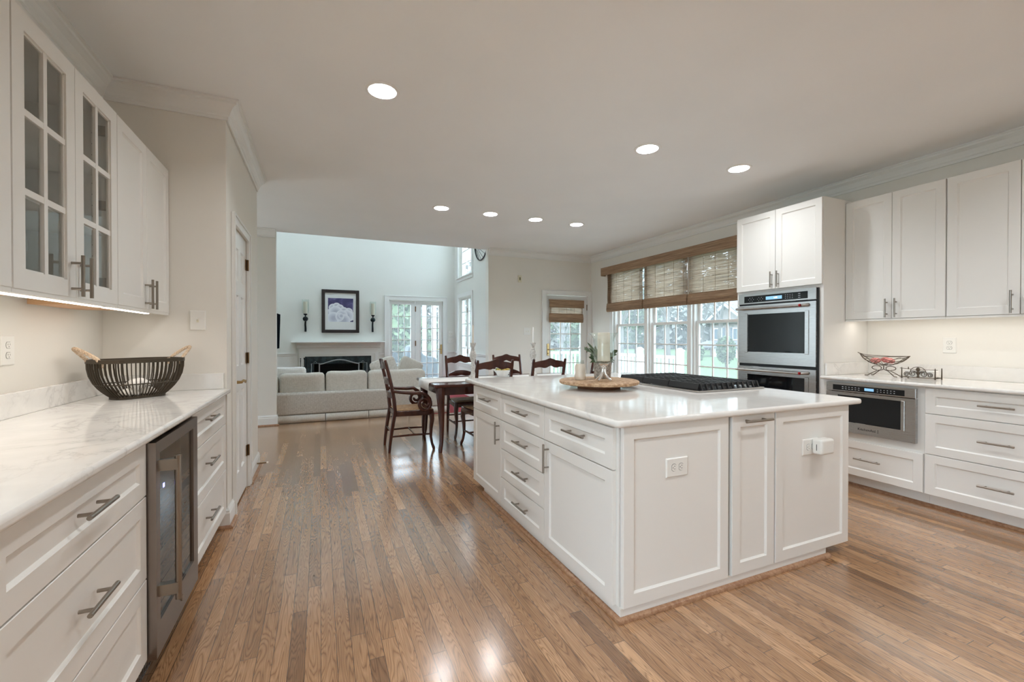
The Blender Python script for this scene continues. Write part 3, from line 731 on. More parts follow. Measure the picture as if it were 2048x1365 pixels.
for k in range(7): mb.box(-0.5365, -0.5355, 2.225+k*0.0095, 2.2275+k*0.0095, 0.231, 0.242 if k % 3 else 0.252)
for k in range(3): mb.box(-0.5365, -0.5355, 2.228+k*0.02, 2.236+k*0.02, 0.235, 0.238)
mb.obj('door_badge', M_logo, dr)
MB().box(-0.5365, -0.5345, 2.008, 2.022, 0.690, 0.705).obj('status_light', M_bluel, dr)
mb = MB(); mb.box(-0.60, -0.594, y0, y1, 0.005, 0.012).box(-0.60, -0.594, y0, y1, 0.078, 0.086)
for k in range(34): mb.box(-0.60, -0.594, y0+0.008+k*0.0167, y0+0.015+k*0.0167, 0.012, 0.078)
mb.obj('vent_grille', M_steel, t)

# left counter and its low splash
def slab(name, x0, x1, y0, y1, z0, z1, label, bev=0.011):
    return MB().box(x0, x1, y0, y1, z0, z1).obj(name, M_quartz, None, bevel=bev, seg=4, label=label, cat='countertop', smooth=True, angle=60)
slab('countertop', -1.1885, -0.537, 1.05, 3.378, 0.884, 0.914, 'long white quartz countertop along the left wall, holding the slatted basket')
mb = MB().box(-1.1885, -1.171, 1.05, 3.378, 0.9145, 1.017).box(-1.170, -0.575, 3.361, 3.379, 0.9145, 1.017)
mb.obj('backsplash', M_quartz, None, bevel=0.002, label='low white quartz backsplash strip behind the left counter', cat='backsplash')

# ---- left wall cabinets
XU = -0.864; UZ0, UZ1 = 1.402, 2.292
def wallcab_left(label, y0, y1, doors, glass=False):
    t = thing('upper_cabinet', label, 'cabinet', (-1.03, (y0+y1)/2, 1.385), 'left wall cabinets')
    if not glass: carcass(t, -1.188, XU-0.021, y0, y1, 1.42, 2.295)
    else:
        mb = MB(); a, b = -1.188, XU-0.021; k = 0.018
        mb.box(a, b, y0, y0+k, 1.42, 2.295).box(a, b, y1-k, y1, 1.42, 2.295).box(a, b, y0+k, y1-k, 1.42, 1.438).box(a, b, y0+k, y1-k, 2.277, 2.295).box(a, a+0.01, y0+k, y1-k, 1.438, 2.277)
        mb.obj('carcass', M_cabin, t)
        mb = MB()
        for z in (1.713, 1.985): mb.box(a+0.012, b-0.015, y0+k+0.001, y1-k-0.001, z, z+0.018)
        mb.obj('shelves', M_cabin, t)
        yy = y1-k-0.0005
        for z in (1.52, 1.57, 1.62, 1.67, 1.80, 1.85, 1.90, 1.95, 2.08, 2.13, 2.18):
            for xx in (-1.12, -0.945): MB().cyl((xx, yy-0.001, z), (xx, yy, z), 0.004, n=8).obj('pin_hole', M_slot, t)
        for z in (1.50, 1.85, 2.19): MB().box(XU-0.075, XU-0.022, y1-k-0.022, y1-k-0.001, z-0.02, z+0.02).obj('hinge', M_nickel, t)
    # light rail below
    MB().box(XU-0.026, XU-0.003, y0, y1, 1.387, 1.4195).obj('light_rail', M_cab, t)
    for (d0, d1, hy) in doors:
        if not glass: front(t, 'door', F_px, XU, d0, d1, UZ0, UZ1, ('v', hy, 1.483, 0.158))
        else:
            F = F_px(XU-0.02, 0, 0); r = 0.062; mb = MB()
            g0, g1, h0, h1 = d0+r, d1-r, UZ0+r, UZ1-r
            holes(mb, d0, d1, UZ0, UZ1, [(g0, g1, h0, h1)], lambda a, b, c, d: mb.box(XU-0.02, XU, a, b, c, d))
            ym = (g0+g1)/2; mb.box(XU-0.016, XU-0.004, ym-0.011, ym+0.011, h0, h1)
            for q in (1, 2): zz = h0+(h1-h0)*q/3; mb.box(XU-0.0155, XU-0.0045, g0, g1, zz-0.011, zz+0.011)
            for e in ((g0, g0+0.006, h0, h1), (g1-0.006, g1, h0, h1), (g0, g1, h0, h0+0.006), (g0, g1, h1-0.006, h1)): mb.box(XU-0.014, XU-0.007, *e)
            o = mb.obj('door', M_cab, t)
            MB().add([(XU-0.012,g0,h0),(XU-0.012,g1,h0),(XU-0.012,g1,h1),(XU-0.012,g0,h1)], [(0,1,2,3)]).obj('glass_pane', M_cabglass, o, recalc=False)
            bar_pull(F_px(XU, 0, 0), hy, 1.483, 0.158, False, o)
    return t
wallcab_left('white solid-door wall cabinet cut off by the frame edge, before the glass-front one', 1.08, 1.848, [(1.47, 1.846, 1.52), (1.09, 1.466, 1.41)])
wallcab_left('white wall cabinet with two six-pane glass doors', 1.850, 2.616, [(1.853, 2.231, 2.198), (2.234, 2.613, 2.267)], True)
wallcab_left('white solid two-door wall cabinet beside the end wall, right of the glass-front one', 2.618, 3.377, [(2.620, 2.994, 2.962), (2.997, 3.374, 3.029)])
# stemware seen through the glass
def goblet(x, y, z, label):
    MB().lathe([(0.03, z), (0.03, z+0.003), (0.004, z+0.010), (0.004, z+0.075), (0.022, z+0.095), (0.034, z+0.13), (0.030, z+0.175)], x, y, 20, True, False).obj('goblet', M_clearglass, None, smooth=True, label=label, cat='glass', group='stemware in the glass-front cabinet')
for i, (x, y) in enumerate(((-1.03, 1.95), (-0.98, 2.04), (-1.08, 2.06), (-1.0, 2.15))):
    goblet(x, y, 1.4385, ['clear goblet on the bottom shelf of the glass-front cabinet, nearest its near side', 'clear goblet on the bottom cabinet shelf, closest to the pane', 'clear goblet on the bottom cabinet shelf, deepest in', 'clear goblet on the bottom cabinet shelf, nearest the door pulls'][i])
# under-cabinet strips
def strip(label, x, y0, y1, z, w):
    t = thing('under_cabinet_light', label, 'light', (x, (y0+y1)/2, z), 'under-cabinet light strips')
    MB().box(x-0.025, x+0.025, y0, y1, z-0.022, z).obj('housing', M_white, t)
    MB().box(x-0.012, x+0.012, y0+0.01, y1-0.01, z-0.025, z-0.0221).obj('led_lens', M_led, t)
    ld = bpy.data.lights.new('lamp', 'AREA'); ld.shape = 'RECTANGLE'; ld.size = 0.02; ld.size_y = y1-y0-0.02; ld.energy = w*(y1-y0); ld.color = STRIP_C
    lo = bpy.data.objects.new('lamp', ld); col.objects.link(lo); lo.parent = t; lo.location = (0, 0, -0.028)
strip('bright under-cabinet light strip below the glass-front cabinet', -0.925, 1.30, 2.60, 1.4115, STRIP_W)
strip('bright under-cabinet light strip below the solid cabinet by the end wall', -0.925, 2.64, 3.20, 1.4115, STRIP_W)
MB().box(-1.17, -1.0, 1.15, 2.12, 1.395, 1.4185).obj('mounting_rail', M_maple, None, label='bare maple mounting rail under the glass-front cabinet', cat='rail', group='maple rails under the left wall cabinets')
MB().box(-1.17, -1.0, 2.60, 3.05, 1.395, 1.4185).obj('mounting_rail', M_maple, None, label='bare maple mounting rail under the solid cabinet by the end wall', cat='rail', group='maple rails under the left wall cabinets')

# ---------------------------------------------------------------- plates
def plate(name, F, w, h, label, cat, kind='outlet', n=1, m=None, horiz=False, group=None, loc=(0,0,0)):
    """F(u,v,n) centred on the plate"""
    t = thing(name, label, cat, F(0,0,0), group)
    mb = MB(); e = 0.004
    vs = [F(-w/2,-h/2,0.0005), F(w/2,-h/2,0.0005), F(w/2,h/2,0.0005), F(-w/2,h/2,0.0005), F(-w/2,-h/2,0.004), F(w/2,-h/2,0.004), F(w/2,h/2,0.004), F(-w/2,h/2,0.004), F(-w/2+e,-h/2+e,0.0075), F(w/2-e,-h/2+e,0.0075), F(w/2-e,h/2-e,0.0075), F(-w/2+e,h/2-e,0.0075)]
    mb.add(vs, [(3,2,1,0)]+[(a*4+k, a*4+(k+1)%4, a*4+4+(k+1)%4, a*4+4+k) for a in range(2) for k in range(4)]+[(8,9,10,11)])
    mb.obj('plate', m or M_white, t)
    if kind == 'outlet':
        for s in (-1, 1):
            cu, cv = ((s*0.0215, 0) if horiz else (0, s*0.0215))
            mb = MB(); k = 14; pts = []
            for i in range(k):
                an = 2*PI*i/k; a, b = 0.0165*math.cos(an), max(-0.0125, min(0.0125, 0.0165*math.sin(an)))
                pts.append((cu+(b if horiz else a), cv+(a if horiz else b)))
            mb.prism(pts, lambda u, v, tt: F(u, v, tt), 0.0079, 0.0092); r = mb.obj('receptacle', m or M_white, t)
            MB().prism([(cu+(a-cu)*1.09, cv+(b-cv)*1.09) for a, b in pts], lambda u, v, tt: F(u, v, tt), 0.0076, 0.0078).obj('reveal', M_slot, r)
            mb = MB()
            def q(u0, u1, v0, v1):
                if horiz: u0, u1, v0, v1 = v0, v1, u0, u1
                mb.add([F(cu+a, cv+b, 0.0094) for a, b in ((u0,v0),(u1,v0),(u1,v1),(u0,v1))], [(0,1,2,3)])
            q(-0.0075, -0.0055, -0.001, 0.007); q(0.0055, 0.0075, -0.001, 0.007); q(-0.002, 0.002, -0.0085, -0.0045)
            mb.obj('slots', M_slot, r)
    else:
        for i in range(n):
            cu = (i-(n-1)/2)*0.046
            MB().prism([(cu-0.006,-0.012),(cu+0.006,-0.012),(cu+0.006,0.012),(cu-0.006,0.012)], lambda u, v, tt: F(u, v, tt), 0.0076, 0.0090).obj('toggle_slot', M_ivory if m is None else m, t)
            b = [F(cu-0.004, 0, 0.0091), F(cu+0.004, 0, 0.0091), F(cu+0.004, 0.010, 0.0091), F(cu-0.004, 0.010, 0.0091)]
            tp = [F(cu-0.003, 0.006, 0.020), F(cu+0.003, 0.006, 0.020), F(cu+0.003, 0.012, 0.019), F(cu-0.003, 0.012, 0.019)]
            MB().hexa(b, tp).obj('toggle', m or M_white, t)
    return t
plate('power_outlet', lambda u, v, n: (-1.19+n, 2.50+u, 1.195+v), 0.085, 0.125, 'white outlet on the left wall at the frame edge, above the counter', 'outlet')
plate('light_switch', lambda u, v, n: (-0.716+u, 3.38-n, 1.358+v), 0.085, 0.125, 'single white light switch on the end wall above the basket', 'switch', 'switch', 1)
plate('power_outlet', lambda u, v, n: (XR-n, 1.852-u, 1.185+v), 0.085, 0.128, 'white outlet on the lit wall above the right counter', 'outlet')
plate('light_switch', lambda u, v, n: (3.385+u, YF-n, 1.362+v), 0.135, 0.128, 'double white light switch beside the far glass door', 'switch', 'switch', 2)
plate('light_switch', lambda u, v, n: (2.807+u, YFP-n, 1.338+v), 0.125, 0.128, 'upper of the two plates right of the French doors', 'switch', 'switch', 2)
plate('light_switch', lambda u, v, n: (2.807+u, YFP-n, 1.178+v), 0.125, 0.128, 'lower of the two plates right of the French doors', 'switch', 'switch', 2)
t = thing('thermostat', 'small ivory sensor plate high on the grey far wall', 'thermostat', (3.24, YF-0.001, 2.29))
MB().box(3.205, 3.272, YF-0.012, YF-0.0005, 2.23, 2.35).obj('plate', M_ivory, t, bevel=0.003)
MB().box(3.228, 3.250, YF-0.016, YF-0.0121, 2.265, 2.315).obj('dial', mat('olive_dial', (0.16, 0.15, 0.07), 0.5), t)

# ================================================================ ISLAND
IX0, IX1, IY0, IY1 = 1.206, 2.83, 1.574, 3.512
XI = 1.185; YI = 1.552
MB().box(1.203, 2.636, 1.560, 3.30, 0.0, 0.0545).obj('island_plinth', M_cab, None, label='white plinth under the island cabinets', cat='plinth')
sh = [(0.001, 0.0005), (0.020, 0.0005), (0.019, 0.011), (0.012, 0.018), (0.001, 0.0205)]
MB().sweep(sh, [(1.203, 3.30), (1.203, 1.560), (2.655, 1.560)], 1).obj('oak_shoe_moulding', M_oak, None, smooth=True, label='oak quarter-round moulding around the island foot', cat='moulding')
def island_cab(label, y0, y1, fronts):
    t = thing('island_cabinet', label, 'cabinet', (1.5, (y0+y1)/2, 0.055), 'island cabinets')
    MB().box(IX0, 1.83, y0, y1, 0.055, 0.856).obj('carcass', M_cab, t)
    for k, a, b, c, d, h in fronts: front(t, k, F_mx, XI, a, b, c, d, h)
    return t
island_cab('white island cabinet at the dining end: one drawer over a door', 2.903, 3.512, [('drawer', 2.905, 3.510, 0.660, 0.846, ('h', 3.176, 0.767, 0.205)), ('door', 2.905, 3.510, 0.057, 0.655, ('v', 2.933, 0.56, 0.162))])
island_cab('white island cabinet with a stack of four drawers', 2.243, 2.901, [('drawer', 2.245, 2.899, a, b, ('h', 2.528, (a+b)/2+0.012, 0.205)) for a, b in ((0.660, 0.846), (0.458, 0.655), (0.253, 0.453), (0.057, 0.248))])
island_cab('white island cabinet at the near corner: one drawer over a door', 1.577, 2.241, [('drawer', 1.594, 2.239, 0.660, 0.846, ('h', 1.883, 0.767, 0.20)), ('door', 1.594, 2.239, 0.057, 0.655, ('v', 2.187, 0.564, 0.162))])

t = thing('island_end_panel', 'wide white island end panel with the double outlet', 'panel', (1.53, YI+0.02, 0.055), 'island end panels')
front(t, 'panel', F_my, YI, 1.2125, 1.8525, 0.055, 0.855)
t = thing('pull_out_cabinet', 'narrow white pull-out cabinet in the middle of the island end', 'cabinet', (2.03, YI+0.02, 0.055))
MB().box(1.878, 2.19, YI+0.0215, 2.15, 0.055, 0.856).obj('carcass', M_cab, t)
front(t, 'door', F_my, YI, 1.878, 2.188, 0.055, 0.855, ('h', 2.033, 0.828, 0.195))
t = thing('island_end_panel', 'white island end panel with the plugged-in charger, over the open toe space', 'panel', (2.515, YI+0.02, 0.055), 'island end panels')
front(t, 'panel', F_my, YI, 2.200, 2.830, 0.055, 0.855)
MB().box(2.20, 2.829, YI+0.0215, 3.511, 0.055, 0.856).box(1.832, 2.199, 2.16, 3.511, 0.055, 0.856).obj('island_cabinet', M_cab, None, label='plain white back half of the island carrying the cooktop', cat='cabinet')
# countertop with rounded corners
def round_rect(x0, x1, y0, y1, r, n=6):
    pts = []
    for cx, cy_, a0 in ((x1-r, y0+r, -90), (x1-r, y1-r, 0), (x0+r, y1-r, 90), (x0+r, y0+r, 180)):
        for k in range(n+1): an = R(a0+90*k/n); pts.append((cx+r*math.cos(an), cy_+r*math.sin(an)))
    return pts
mb = MB(); mb.prism(round_rect(1.163, 2.935, 1.530, 3.70, 0.03), lambda u, v, tt: (u, v, tt), 0.857, 0.888)
mb.obj('countertop', M_quartz, None, bevel=0.012, seg=5, smooth=True, angle=60, label='large white quartz island countertop with an eased edge', cat='countertop')
# outlets in the end panels
plate('island_outlet', lambda u, v, n: (1.522+u, YI+0.009-n, 0.645+v), 0.130, 0.088, 'white double outlet in the wide island end panel', 'outlet', horiz=True)
plate('island_outlet', lambda u, v, n: (2.488+u, YI+0.009-n, 0.643+v), 0.130, 0.088, 'white outlet half covered by the plug-in charger', 'outlet', horiz=True)
t = thing('plug_in_charger', 'boxy white plug-in charger in the island end outlet', 'charger', (2.535, YI, 0.645))
MB().box(2.490, 2.600, YI-0.058, YI-0.0012, 0.606, 0.690).obj('housing', M_white, t, bevel=0.012, seg=4, smooth=True)
MB().box(2.4890, 2.4899, YI-0.030, YI-0.027, 0.628, 0.662).obj('slot', M_slot, t)

# ---------------------------------------------------------------- gas cooktop
t = thing('gas_cooktop', 'black and stainless gas cooktop set into the island countertop', 'cooktop', (2.56, 2.53, 0.888))
CX0, CX1, CY0, CY1 = 2.245, 2.875, 2.115, 2.975
MB().box(CX0, CX1, CY0, CY1, 0.8885, 0.9005).obj('tray', M_steel, t, bevel=0.004)
mb = MB(); ZG = 0.944
GX0, GX1, GY0, GY1 = 2.275, 2.845, 2.140, 2.955
for k in range(3):
    a = GY0+(GY1-GY0)*k/3+0.003; b = GY0+(GY1-GY0)*(k+1)/3-0.003
    g = MB()
    for yy in (a, b-0.012): g.box(GX0+0.01, GX1-0.01, yy, yy+0.012, ZG-0.022, ZG-0.002)
    for xx in (GX0+0.01, GX1-0.022, (GX0+GX1)/2-0.006): g.box(xx, xx+0.012, a+0.012, b-0.012, ZG-0.022, ZG-0.002)
    for q in range(1, 11):
        xx = GX0+(GX1-GX0)*q/11
        g.hexa([(xx-0.006, a+0.012, ZG-0.014), (xx+0.006, a+0.012, ZG-0.014), (xx+0.006, b-0.012, ZG-0.014), (xx-0.006, b-0.012, ZG-0.014)], [(xx-0.005, a+0.012, ZG), (xx+0.005, a+0.012, ZG), (xx+0.005, b-0.012, ZG), (xx-0.005, b-0.012, ZG)])
    for q in range(1, 4):
        yy = a+(b-a)*q/4; g.box(GX0+0.022, GX1-0.022, yy-0.005, yy+0.005, ZG-0.016, ZG-0.003)
    if k == 0:   # sloping fingers of the near edge
        for q in range(12):
            xx = GX0+0.012+(GX1-GX0-0.036)*q/11
            g.hexa([(xx, a-0.022, 0.9015), (xx+0.012, a-0.022, 0.9015), (xx+0.012, a-0.008, 0.9015), (xx, a-0.008, 0.9015)], [(xx, a-0.004, ZG), (xx+0.012, a-0.004, ZG), (xx+0.012, a+0.010, ZG), (xx, a+0.010, ZG)])
    for xx in (GX0+0.01, GX1-0.03):
        for yy in (a, b-0.02): g.box(xx, xx+0.02, yy, yy+0.02, 0.9008, ZG-0.022)
    g.hexa([(GX0-0.006, a, 0.905), (GX0+0.006, a, 0.905), (GX0+0.006, b, 0.905), (GX0-0.006, b, 0.905)], [(GX0+0.008, a, ZG-0.001), (GX0+0.02, a, ZG-0.001), (GX0+0.02, b, ZG-0.001), (GX0+0.008, b, ZG-0.001)])
    g.obj('grate', M_iron, t)
for x, y, r in ((2.41, 2.28, 0.04), (2.71, 2.28, 0.035), (2.56, 2.55, 0.055), (2.41, 2.81, 0.035), (2.71, 2.81, 0.04)):
    MB().lathe([(r, 0.9008), (r, 0.912), (r*0.8, 0.913), (r*0.8, 0.920), (r*0.75, 0.922)], x, y, 24).obj('burner', M_iron, t, smooth=True)

# ---------------------------------------------------------------- turntable and what stands on it
SX, SY = 1.83, 2.625
t = thing('turntable', 'round weathered wooden turntable on the island countertop', 'turntable', (SX, SY, 0.888))
MB().lathe([(0.001, 0.8885), (0.150, 0.8885), (0.152, 0.892), (0.152, 0.912), (0.148, 0.916), (0.001, 0.916)], SX, SY, 48, False, False).obj('base', M_susanb, t, smooth=True)
MB().lathe([(0.001, 0.9205), (0.272, 0.9205), (0.280, 0.926), (0.281, 0.940), (0.275, 0.945), (0.001, 0.945)], SX, SY, 64, False, False).lathe([(0.05, 0.916), (0.05, 0.921)], SX, SY, 24).obj('top', M_susan, t, smooth=True)
ZT = 0.9455
hx, hy = 1.815, 2.545
t = thing('hurricane_candle_holder', 'clear glass hurricane candle holder on curved legs', 'candle holder', (hx, hy, ZT))
MB().lathe([(0.03, 1.075), (0.055, 1.078), (0.066, 1.095), (0.070, 1.13), (0.070, 1.19), (0.074, 1.235), (0.086, 1.262), (0.104, 1.278), (0.105, 1.281), (0.086, 1.268), (0.071, 1.238), (0.066, 1.19), (0.066, 1.13), (0.062, 1.098), (0.052, 1.083), (0.001, 1.082)], hx, hy, 40, False, False).obj('glass_bowl', M_clearglass, t, smooth=True)
MB().lathe([(0.001, 1.028), (0.016, 1.028), (0.020, 1.034), (0.014, 1.042), (0.016, 1.050), (0.030, 1.058), (0.036, 1.066), (0.030, 1.074), (0.001, 1.0745)], hx, hy, 24, False, False).obj('stem', M_silver, t, smooth=True)
for k in range(4):
    an = R(20+90*k); pts = []; 
    for q in range(9):
        u = q/8; r = 0.010+0.052*u**2.2; z = 1.034-(1.034-ZT-0.007)*u**0.85
        pts.append((hx+r*math.cos(an), hy+r*math.sin(an), z))
    MB().tube(pts, [0.009, 0.009, 0.009, 0.008, 0.008, 0.008, 0.008, 0.008, 0.0065], 10).obj('leg', M_silver, t, smooth=True)
MB().lathe([(0.001, 1.0835), (0.042, 1.0835), (0.0435, 1.087), (0.0435, 1.277), (0.040, 1.283), (0.012, 1.280), (0.001, 1.279)], hx, hy, 40, False, False).obj('pillar_candle', M_candle, None, smooth=True, label='thick ivory pillar candle inside the glass hurricane', cat='candle')
jx, jy = 1.712, 2.685
t = thing('cream_jar', 'small milky glass jar beside the hurricane, at the turntable edge', 'jar', (jx, jy, ZT))
MB().lathe([(0.001, ZT+0.001), (0.034, ZT+0.001), (0.039, ZT+0.008), (0.040, ZT+0.03), (0.036, ZT+0.055), (0.040, ZT+0.08), (0.038, ZT+0.098), (0.030, ZT+0.115), (0.001, ZT+0.116)], jx, jy, 32, False, False).obj('body', M_jar, t, smooth=True)
MB().lathe([(0.029, ZT+0.1165), (0.026, ZT+0.128), (0.027, ZT+0.140), (0.024, ZT+0.141), (0.023, ZT+0.128), (0.026, ZT+0.1165)], jx, jy, 24, False, False).obj('glass_neck', M_clearglass, t, smooth=True)
px_, py_ = 1.925, 2.715
t = thing('potted_eucalyptus', 'grey-green eucalyptus sprigs in a speckled stone pot behind the hurricane', 'plant', (px_, py_, ZT))
MB().lathe([(0.001, ZT+0.001), (0.058, ZT+0.001), (0.060, ZT+0.005), (0.066, ZT+0.118), (0.060, ZT+0.119), (0.056, ZT+0.10), (0.001, ZT+0.099)], px_, py_, 36, False, False).obj('pot', M_stonepot, t, smooth=True)
def leaf_mb(mb, base, tip, w, droop=0.0):
    b = Vector(base); d = Vector(tip)-b; L = d.length; s = d.cross(Vector((0.3, -0.8, 0.5))).normalized(); n = d.cross(s).normalized()
    k = 7; vs = []
    for i in range(k+1):
        u = i/k; c = b+d*u+Vector((0,0,-droop*u*u)); ww = w*math.sin(PI*min(1, u*0.96+0.04))**0.8
        vs += [c-s*ww, c+n*ww*0.25, c+s*ww]
    fs = []
    for i in range(k): fs += [(i*3, i*3+1, i*3+4, i*3+3), (i*3+1, i*3+2, i*3+5, i*3+4)]
    mb.add(vs, fs)
st = MB(); lv = MB(); rnd = random.Random(5)
for (dx, dy, dz) in ((-0.10, 0.02, 0.10), (-0.075, -0.02, 0.055), (0.09, -0.01, 0.085), (0.02, 0.05, 0.12), (-0.03, 0.04, 0.09), (0.05, 0.03, 0.05)):
    b = Vector((px_, py_, ZT+0.10)); e = b+Vector((dx, dy, dz)); m_ = b+Vector((dx*0.35, dy*0.35, dz*0.7))
    st.tube([b, m_, e], 0.0025, 5)
    for u in (0.35, 0.55, 0.75, 0.95):
        p = b.lerp(m_, min(1, u*2)) if u < 0.5 else m_.lerp(e, u*2-1)
        for sgn in (-1, 1):
            dv = Vector((dx*0.6+rnd.uniform(-0.02, 0.02), dy*0.5+sgn*0.025+rnd.uniform(-0.01, 0.01), dz*0.35+rnd.uniform(-0.03, 0.03)))
            dv = dv.normalized()*rnd.uniform(0.05, 0.075); leaf_mb(lv, p, p+dv, rnd.uniform(0.011, 0.017), 0.012)
for tip in ((-0.135, 0.0, 0.155), (-0.135, -0.02, 0.115), (-0.115, 0.01, 0.045), (-0.10, -0.02, 0.02)):
    leaf_mb(lv, (px_-0.045, py_, ZT+0.12+tip[2]*0.35), (px_+tip[0], py_+tip[1], ZT+0.12+tip[2]), 0.018, 0.006)
st.obj('stems', M_leaf, t); lv.obj('leaves', M_leaf, t, smooth=True)

# ================================================================ RIGHT RUN
XO = 4.063
t = thing('oven_tower_cabinet', 'tall white oven tower cabinet with two doors above the ovens', 'cabinet', (4.41, 2.88, 0))
mb = MB(); y0, y1 = 2.4445, 3.318; oy0, oy1, oz0, oz1 = 2.515, 3.240, 0.32, 1.690
mb.box(4.083, 4.738, y0, y0+0.019, 0.10, 2.50).box(4.083, 4.738, y1-0.019, y1, 0.10, 2.50).box(4.70, 4.738, y0+0.019, y1-0.019, 0.10, 2.50).box(4.083, 4.70, y0+0.019, y1-0.019, 2.47, 2.50)
holes(mb, y0+0.019, y1-0.019, 0.10, 2.47, [(oy0-0.01, oy1+0.01, oz0-0.01, oz1+0.01)], lambda a, b, c, d: mb.box(4.083, 4.103, a, b, c, d))
mb.box(4.103, 4.70, y0+0.019, y1-0.019, 1.71, 1.73).box(4.103, 4.70, y0+0.019, y1-0.019, 0.27, 0.29)
mb.obj('carcass', M_cab, t)
MB().box(4.14, 4.738, y0, y1, 0.0, 0.0995).obj('toe_kick', M_cab, t)
front(t, 'door', F_mx, XO, 2.450, 2.881, 1.727, 2.494, ('v', 2.847, 1.817, 0.155))
front(t, 'door', F_mx, XO, 2.885, 3.312, 1.727, 2.494, ('v', 2.914, 1.817, 0.155))
front(t, 'drawer', F_mx, XO, 2.450, 3.312, 0.105, 0.262, ('h', 2.88, 0.19, 0.2))

t = thing('double_oven', 'stainless steel double wall oven built into the tall cabinet', 'oven', (4.35, 2.878, oz0))
FX = 4.043
MB().box(4.104, 4.66, oy0, oy1, oz0, oz1).box(4.062, 4.104, 2.479, 3.275, oz0, 1.697).obj('body', M_black, t)
MB().box(FX+0.002, 4.061, 2.487, 3.273, 1.592, 1.700).obj('control_panel', M_steel, t, bevel=0.002)
cp = [c for c in bpy.data.objects if c.parent == t and c.name.startswith('control_panel')][-1]
MB().box(FX, FX+0.0018, 2.560, 3.205, 1.606, 1.672).obj('panel_glass', M_bglass, cp)
MB().box(FX-0.001, FX-0.0001, 2.80, 2.965, 1.622, 1.654).obj('display', M_disp, cp)
mk = MB()
for cy0 in (3.13, 3.03):
    for i, j in ((0, 1), (1, 2), (2, 1), (3, 2), (4, 1), (1, 0), (3, 0)): mk.box(FX-0.0008, FX-0.0001, cy0-0.034+i*0.014, cy0-0.028+i*0.014, 1.618+j*0.016, 1.622+j*0.016)
for i in range(4):
    for j in range(3): mk.box(FX-0.0008, FX-0.0001, 2.70+i*0.022-0.004, 2.70+i*0.022+0.003, 1.620+j*0.016, 1.624+j*0.016)
for j in range(3): mk.box(FX-0.0008, FX-0.0001, 2.625, 2.645, 1.618+j*0.018, 1.622+j*0.018)
mk.obj('markings', M_mark, cp)
def text(body, name, size, loc, rot, m, parent, ext=0.0003):
    c = bpy.data.curves.new(name, 'FONT'); c.body = body; c.size = size; c.extrude = ext; c.align_x = 'CENTER'; c.align_y = 'CENTER'
    tmp = bpy.data.objects.new('lettering', c); col.objects.link(tmp); c.materials.append(m)
    me = bpy.data.meshes.new_from_object(tmp.evaluated_get(bpy.context.evaluated_depsgraph_get())); bpy.data.objects.remove(tmp); bpy.data.curves.remove(c)
    o = bpy.data.objects.new(name, me); col.objects.link(o)
    o.parent = parent; o.matrix_local = wm(parent).inverted() @ (Matrix.Translation(Vector(loc)) @ rot); WORLD[o.name] = Matrix(); return o
ROT_MX = Matrix(((0, 0, -1, 0), (-1, 0, 0, 0), (0, 1, 0, 0), (0, 0, 0, 1)))   # faces -x, reads left to right towards -y
text('1:00', 'clock_digits', 0.022, (FX-0.0016, 2.865, 1.638), ROT_MX, mat('white_digits', (0.8, 0.9, 1.0), 0.5, emis=(0.8, 0.92, 1.0), estr=1.2), cp)
def oven_door(z0, z1, wz0, wz1):
    mb = MB(); g = (2.582, 3.165, wz0, wz1); a, b = 2.487, 3.273
    holes(mb, a, b, z0, z1, [g], lambda p, q, r, s: mb.box(FX, 4.060, p, q, r, s))
    d = mb.obj('oven_door', M_steel, t)
    MB().box(FX+0.006, FX+0.016, g[0]+0.001, g[1]-0.001, g[2]+0.001, g[3]-0.001).obj('window', M_bglass, d)
    for e in ((g[0]-0.035, g[0]), (g[1], g[1]+0.03)): MB().box(FX-0.006, FX-0.0005, e[0], e[1], g[2]-0.01, g[3]+0.012).obj('window_trim', M_steel, d, bevel=0.004)
    zb = z1-0.035
    mb = MB(); mb.cyl((FX-0.055, 2.60, zb), (FX-0.055, 3.255, zb), 0.0115, n=20)
    for yy in (2.555, 3.215): mb.tube([(FX, yy, zb+0.004), (FX-0.03, yy+0.01, zb+0.002), (FX-0.055, yy+0.03, zb)], [0.016, 0.013, 0.012], 12)
    h = mb.obj('handle', M_steel, d, smooth=True)
    MB().cyl((FX-0.055, 2.5995, zb), (FX-0.055, 2.588, zb), 0.0135, n=20).obj('medallion', M_red, h, smooth=True, label='round red medallion on the handle end')
    return d
oven_door(0.986, 1.577, 1.104, 1.485)
oven_door(0.345, 0.957, 0.47, 0.876)

# uppers
XRU = 4.39
def wallcab_right(label, y0, y1, doors):
    t = thing('upper_cabinet', label, 'cabinet', (4.56, (y0+y1)/2, 1.392), 'right wall cabinets')
    carcass(t, 4.411, 4.738, y0, y1, 1.43, 2.474)
    MB().box(4.393, 4.43, y0, y1, 1.393, 1.4075).box(4.412, 4.43, y0, y1, 1.4075, 1.4295).obj('light_rail', M_cab, t)
    for a, b, hy in doors: front(t, 'door', F_mx, XRU, a, b, 1.411, 2.466, ('v', hy, 1.497, 0.158))
wallcab_right('white two-door wall cabinet beside the oven tower', 1.742, 2.4425, [(1.745, 2.087, 2.054), (2.090, 2.440, 2.120)])
wallcab_right('white wall cabinet on the right, cut off by the frame edge', 0.955, 1.740, [(1.352, 1.735, 1.387), (0.960, 1.348, 1.313)])
strip('under-cabinet light strip below the right-hand wall cabinets', 4.50, 1.0, 2.40, 1.428, STRIP_W*0.55)

